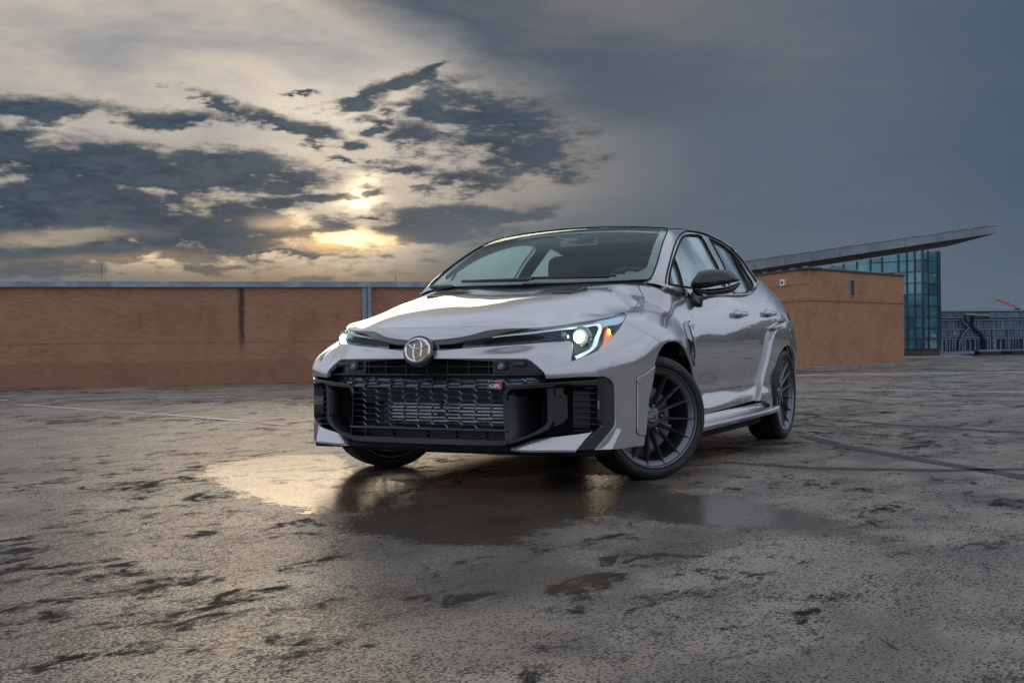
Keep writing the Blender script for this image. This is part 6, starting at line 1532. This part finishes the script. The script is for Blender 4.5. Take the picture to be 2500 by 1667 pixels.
# ---------------------------------------------------------------- wheels
TW = .1175
tyre_prof = [(.262, .100), (.268, .112), (.276, .1165), (.290, .1185), (.303, .1150), (.312, .1085), (.3175, .1000), (.3195, .0950)]
gro = []
for c in (-.060, -.021, .021, .060):
    gro += [(c-.006, .3225), (c-.0045, .3150), (c+.0045, .3150), (c+.006, .3225)]
prof = tyre_prof+[(.3225, .088)]+[(r, y) for y, r in sorted(gro, reverse=True)]+[(.3225, -.088)]+[(r, -y) for r, y in tyre_prof[::-1]]
def tyre_mb():
    mb = MB(); seg_ = 120
    mb.lathe(prof, seg_)
    return mb
RIMO = .2575
def rim_mb():
    # lip, barrel and inner side
    p = [(.262, .108), (.2600, .1125), (.2575, .112), (.2530, .1075), (.2505, .100), (.236, .092), (.226, .080), (.222, .03), (.222, -.06), (.236, -.088), (.250, -.098), (.258, -.104), (.262, -.104)]
    return MB().lathe(p, 96)
def face_y(r):   # depth of the spoke face along the radius
    return float(np.interp(r, [.03, .06, .09, .15, .21, .2505], [.066, .067, .070, .082, .093, .1035]))
def spoke_mb(kind):
    """single spoke along +x in the wheel plane (x radial, z tangential, y outward)"""
    mb = MB(); rows = []
    for r in (.050, .075, .10, .14, .18, .22, .2505):
        y = face_y(r); k = (r-.05)/.2
        wt = .0042-.0012*k; wb = .0115-.005*k; dp = .046-.020*k
        off = 0.0
        rows.append([(r, y-dp, -wb), (r, y-dp*.45, -wb*.72), (r, y-.004, -wt), (r, y, 0), (r, y-.004, wt), (r, y-dp*.45, wb*.72), (r, y-dp, wb)])
    mb.loft(rows)
    return mb
def bent_spoke(th0, th1):
    """spoke that starts beside a nut pocket (angle th0 at the hub) and ends at th1 on the rim"""
    mb = MB(); rows = []
    for r in (.066, .078, .092, .12, .16, .20, .2505):
        t = np.interp(r, [.066, .092, .2505], [th0, th0+(th1-th0)*.45, th1]); y = face_y(r); k = (r-.05)/.2
        wt = .0042-.0012*k; wb = .0115-.005*k; dp = .046-.020*k
        c, s = math.cos(t), math.sin(t)
        rows.append([(r*c-z*s, yy_, r*s+z*c) for yy_, z in ((y-dp, -wb), (y-dp*.45, -wb*.72), (y-.004, -wt), (y, 0), (y-.004, wt), (y-dp*.45, wb*.72), (y-dp, wb))])
    return mb.loft(rows)
D = math.radians
proto = thing('wheel', None, None)
proto.parent = car
def add(mb, name, mat, parent, smooth=True, ang=40):
    o = mb.build(name, mat, parent, smooth)
    if smooth: o.data.set_sharp_from_angle(angle=math.radians(ang))
    return o
ty = add(tyre_mb(), 'tyre', M['rubber'], proto, ang=32)
rim = add(rim_mb(), 'rim', M['rim_grey'], proto, ang=30)
hub = MB().lathe([(.0335, .074), (.052, .072), (.060, .066), (.066, .050), (.080, .020), (.09, -.02)], 40)
add(hub, 'hub', M['rim_grey'], proto)
for i in range(5):
    a = D(72*i)
    c, s = math.cos(a), math.sin(a)
    mb = spoke_mb(0); mb.v = [(x*c-z*s, y, x*s+z*c) for x, y, z in mb.v]
    add(mb, 'spoke', M['rim_grey'], proto)
    for e in (-1, 1):
        mb = bent_spoke(a+D(36)+e*D(16), a+D(36)+e*D(12))
        add(mb, 'spoke', M['rim_grey'], proto)
    b = a+D(36); nx, nz = .0570*math.cos(b), .0570*math.sin(b)
    mb = MB().lathe([(.0175, .079), (.0190, .0765), (.0165, .074), (.0150, .048)], 20); mb.v = [(x+nx*1.12, y, z+nz*1.12) for x, y, z in mb.v]
    add(mb, 'nut_pocket', M['rim_grey'], proto)
    mb = MB().lathe([(.0001, .078), (.0055, .078), (.0075, .072), (.0095, .070), (.0100, .050)], 6); mb.v = [(x+nx*1.12, y, z+nz*1.12) for x, y, z in mb.v]
    mb.build('wheel_nut', M['steel'], proto)
cap = add(MB().lathe([(.0001, .080), (.024, .0795), (.031, .077), (.034, .070)], 32), 'centre_cap', M['gloss_black'], proto)
def ring_w(a, b, c0, w):
    R = []
    for s_ in (-1, 1): R.append([((a+w*s_)*math.cos(t), .0812, c0+(b+w*s_)*math.sin(t)) for t in np.linspace(0, 2*math.pi, 40, endpoint=False)])
    return MB().loft(R, True)
for e in (ring_w(.0255, .0205, 0, .0014), ring_w(.0085, .0195, 0, .0012), ring_w(.0185, .0080, .0105, .0012)): e.build('cap_ring', M['chrome'], cap)
add(MB().lathe([(.095, -.010), (.165, -.010), (.165, -.034), (.095, -.034)], 64), 'brake_disc', M['disc'], proto)
mb = MB()
rows = []
for a in np.linspace(D(205), D(268), 12):
    rows.append([(r*math.cos(a), y, r*math.sin(a)) for r, y in ((.105, .010), (.172, .012), (.182, .004), (.182, -.055), (.105, -.055))])
mb.loft(rows, True); mb.f += [tuple(range(5)), tuple(range(55, 60))[::-1]]
add(mb, 'caliper', M['caliper'], proto)
# raised lettering and tread blocks
def ring_text(txt, a_mid, size, r0, flip):
    V, F = text_mesh(txt, 0); lo, hi = V.min(0), V.max(0); w = (hi[0]-lo[0])*size
    out = []
    for v in V:
        x = (v[0]-(lo[0]+hi[0])/2)*size; h = (v[1]-lo[1])*size
        r = r0+h; a = a_mid+x/r0      # reads clockwise seen from outside
        yb = float(np.interp(r, [.268, .276, .290, .303, .312], [.112, .1165, .1185, .1150, .1085]))+.0012
        out.append((r*math.cos(a)*1.0, yb, r*math.sin(a)))
    return out, F
# seen from outside (+y), the wheel's +x points left: mirror x so text reads correctly
for k, am in enumerate((60, 180, 300)):
    V, F = ring_text('MICHELIN', math.pi-D(am), .026, .280, False)
    V = [(-x, y, z) for x, y, z in V] if False else V
    mesh('tyre_letters', V, F, M['tyre_letter'], ty)
    V, F = ring_text('235/40 ZR18', math.pi-D(am+52), .012, .288, False)
    mesh('tyre_letters', V, F, M['tyre_letter'], ty)
mb = MB()
for i in range(72):
    a = 2*math.pi*i/72
    for y0, y1, sk in ((.066, .100, .05), (-.100, -.066, -.05)):
        P4 = []
        for y, da in ((y0, 0), (y1, sk), (y1, sk+.016), (y0, .016)):
            rr_ = .3231 if abs(y) < .09 else .3200
            P4.append((rr_*math.cos(a+da), y, rr_*math.sin(a+da)))
        mb.add(P4, [(0, 1, 2, 3)])
tag(mb.build('tread_sipes', M['matte_black'], ty), kind='stuff')
def copy_tree(o, parent):
    c = o.copy(); COL.objects.link(c); c.parent = parent
    for ch in list(o.children): copy_tree(ch, c)
    return c
STEER = D(36)
spots = [((.0, .800, .3215), -STEER, 8), ((.0, -.800, .3215), math.pi-STEER, 40), ((-2.64, .808, .3215), 0, 27), ((-2.64, -.808, .3215), math.pi, 11)]
for i, (loc, rz, spin) in enumerate(spots):
    w = proto if i == 0 else copy_tree(proto, car)
    w.location = loc
    w.matrix_basis = Matrix.Translation(loc) @ Matrix.Rotation(rz, 4, 'Z') @ Matrix.Rotation(D(spin), 4, 'Y')
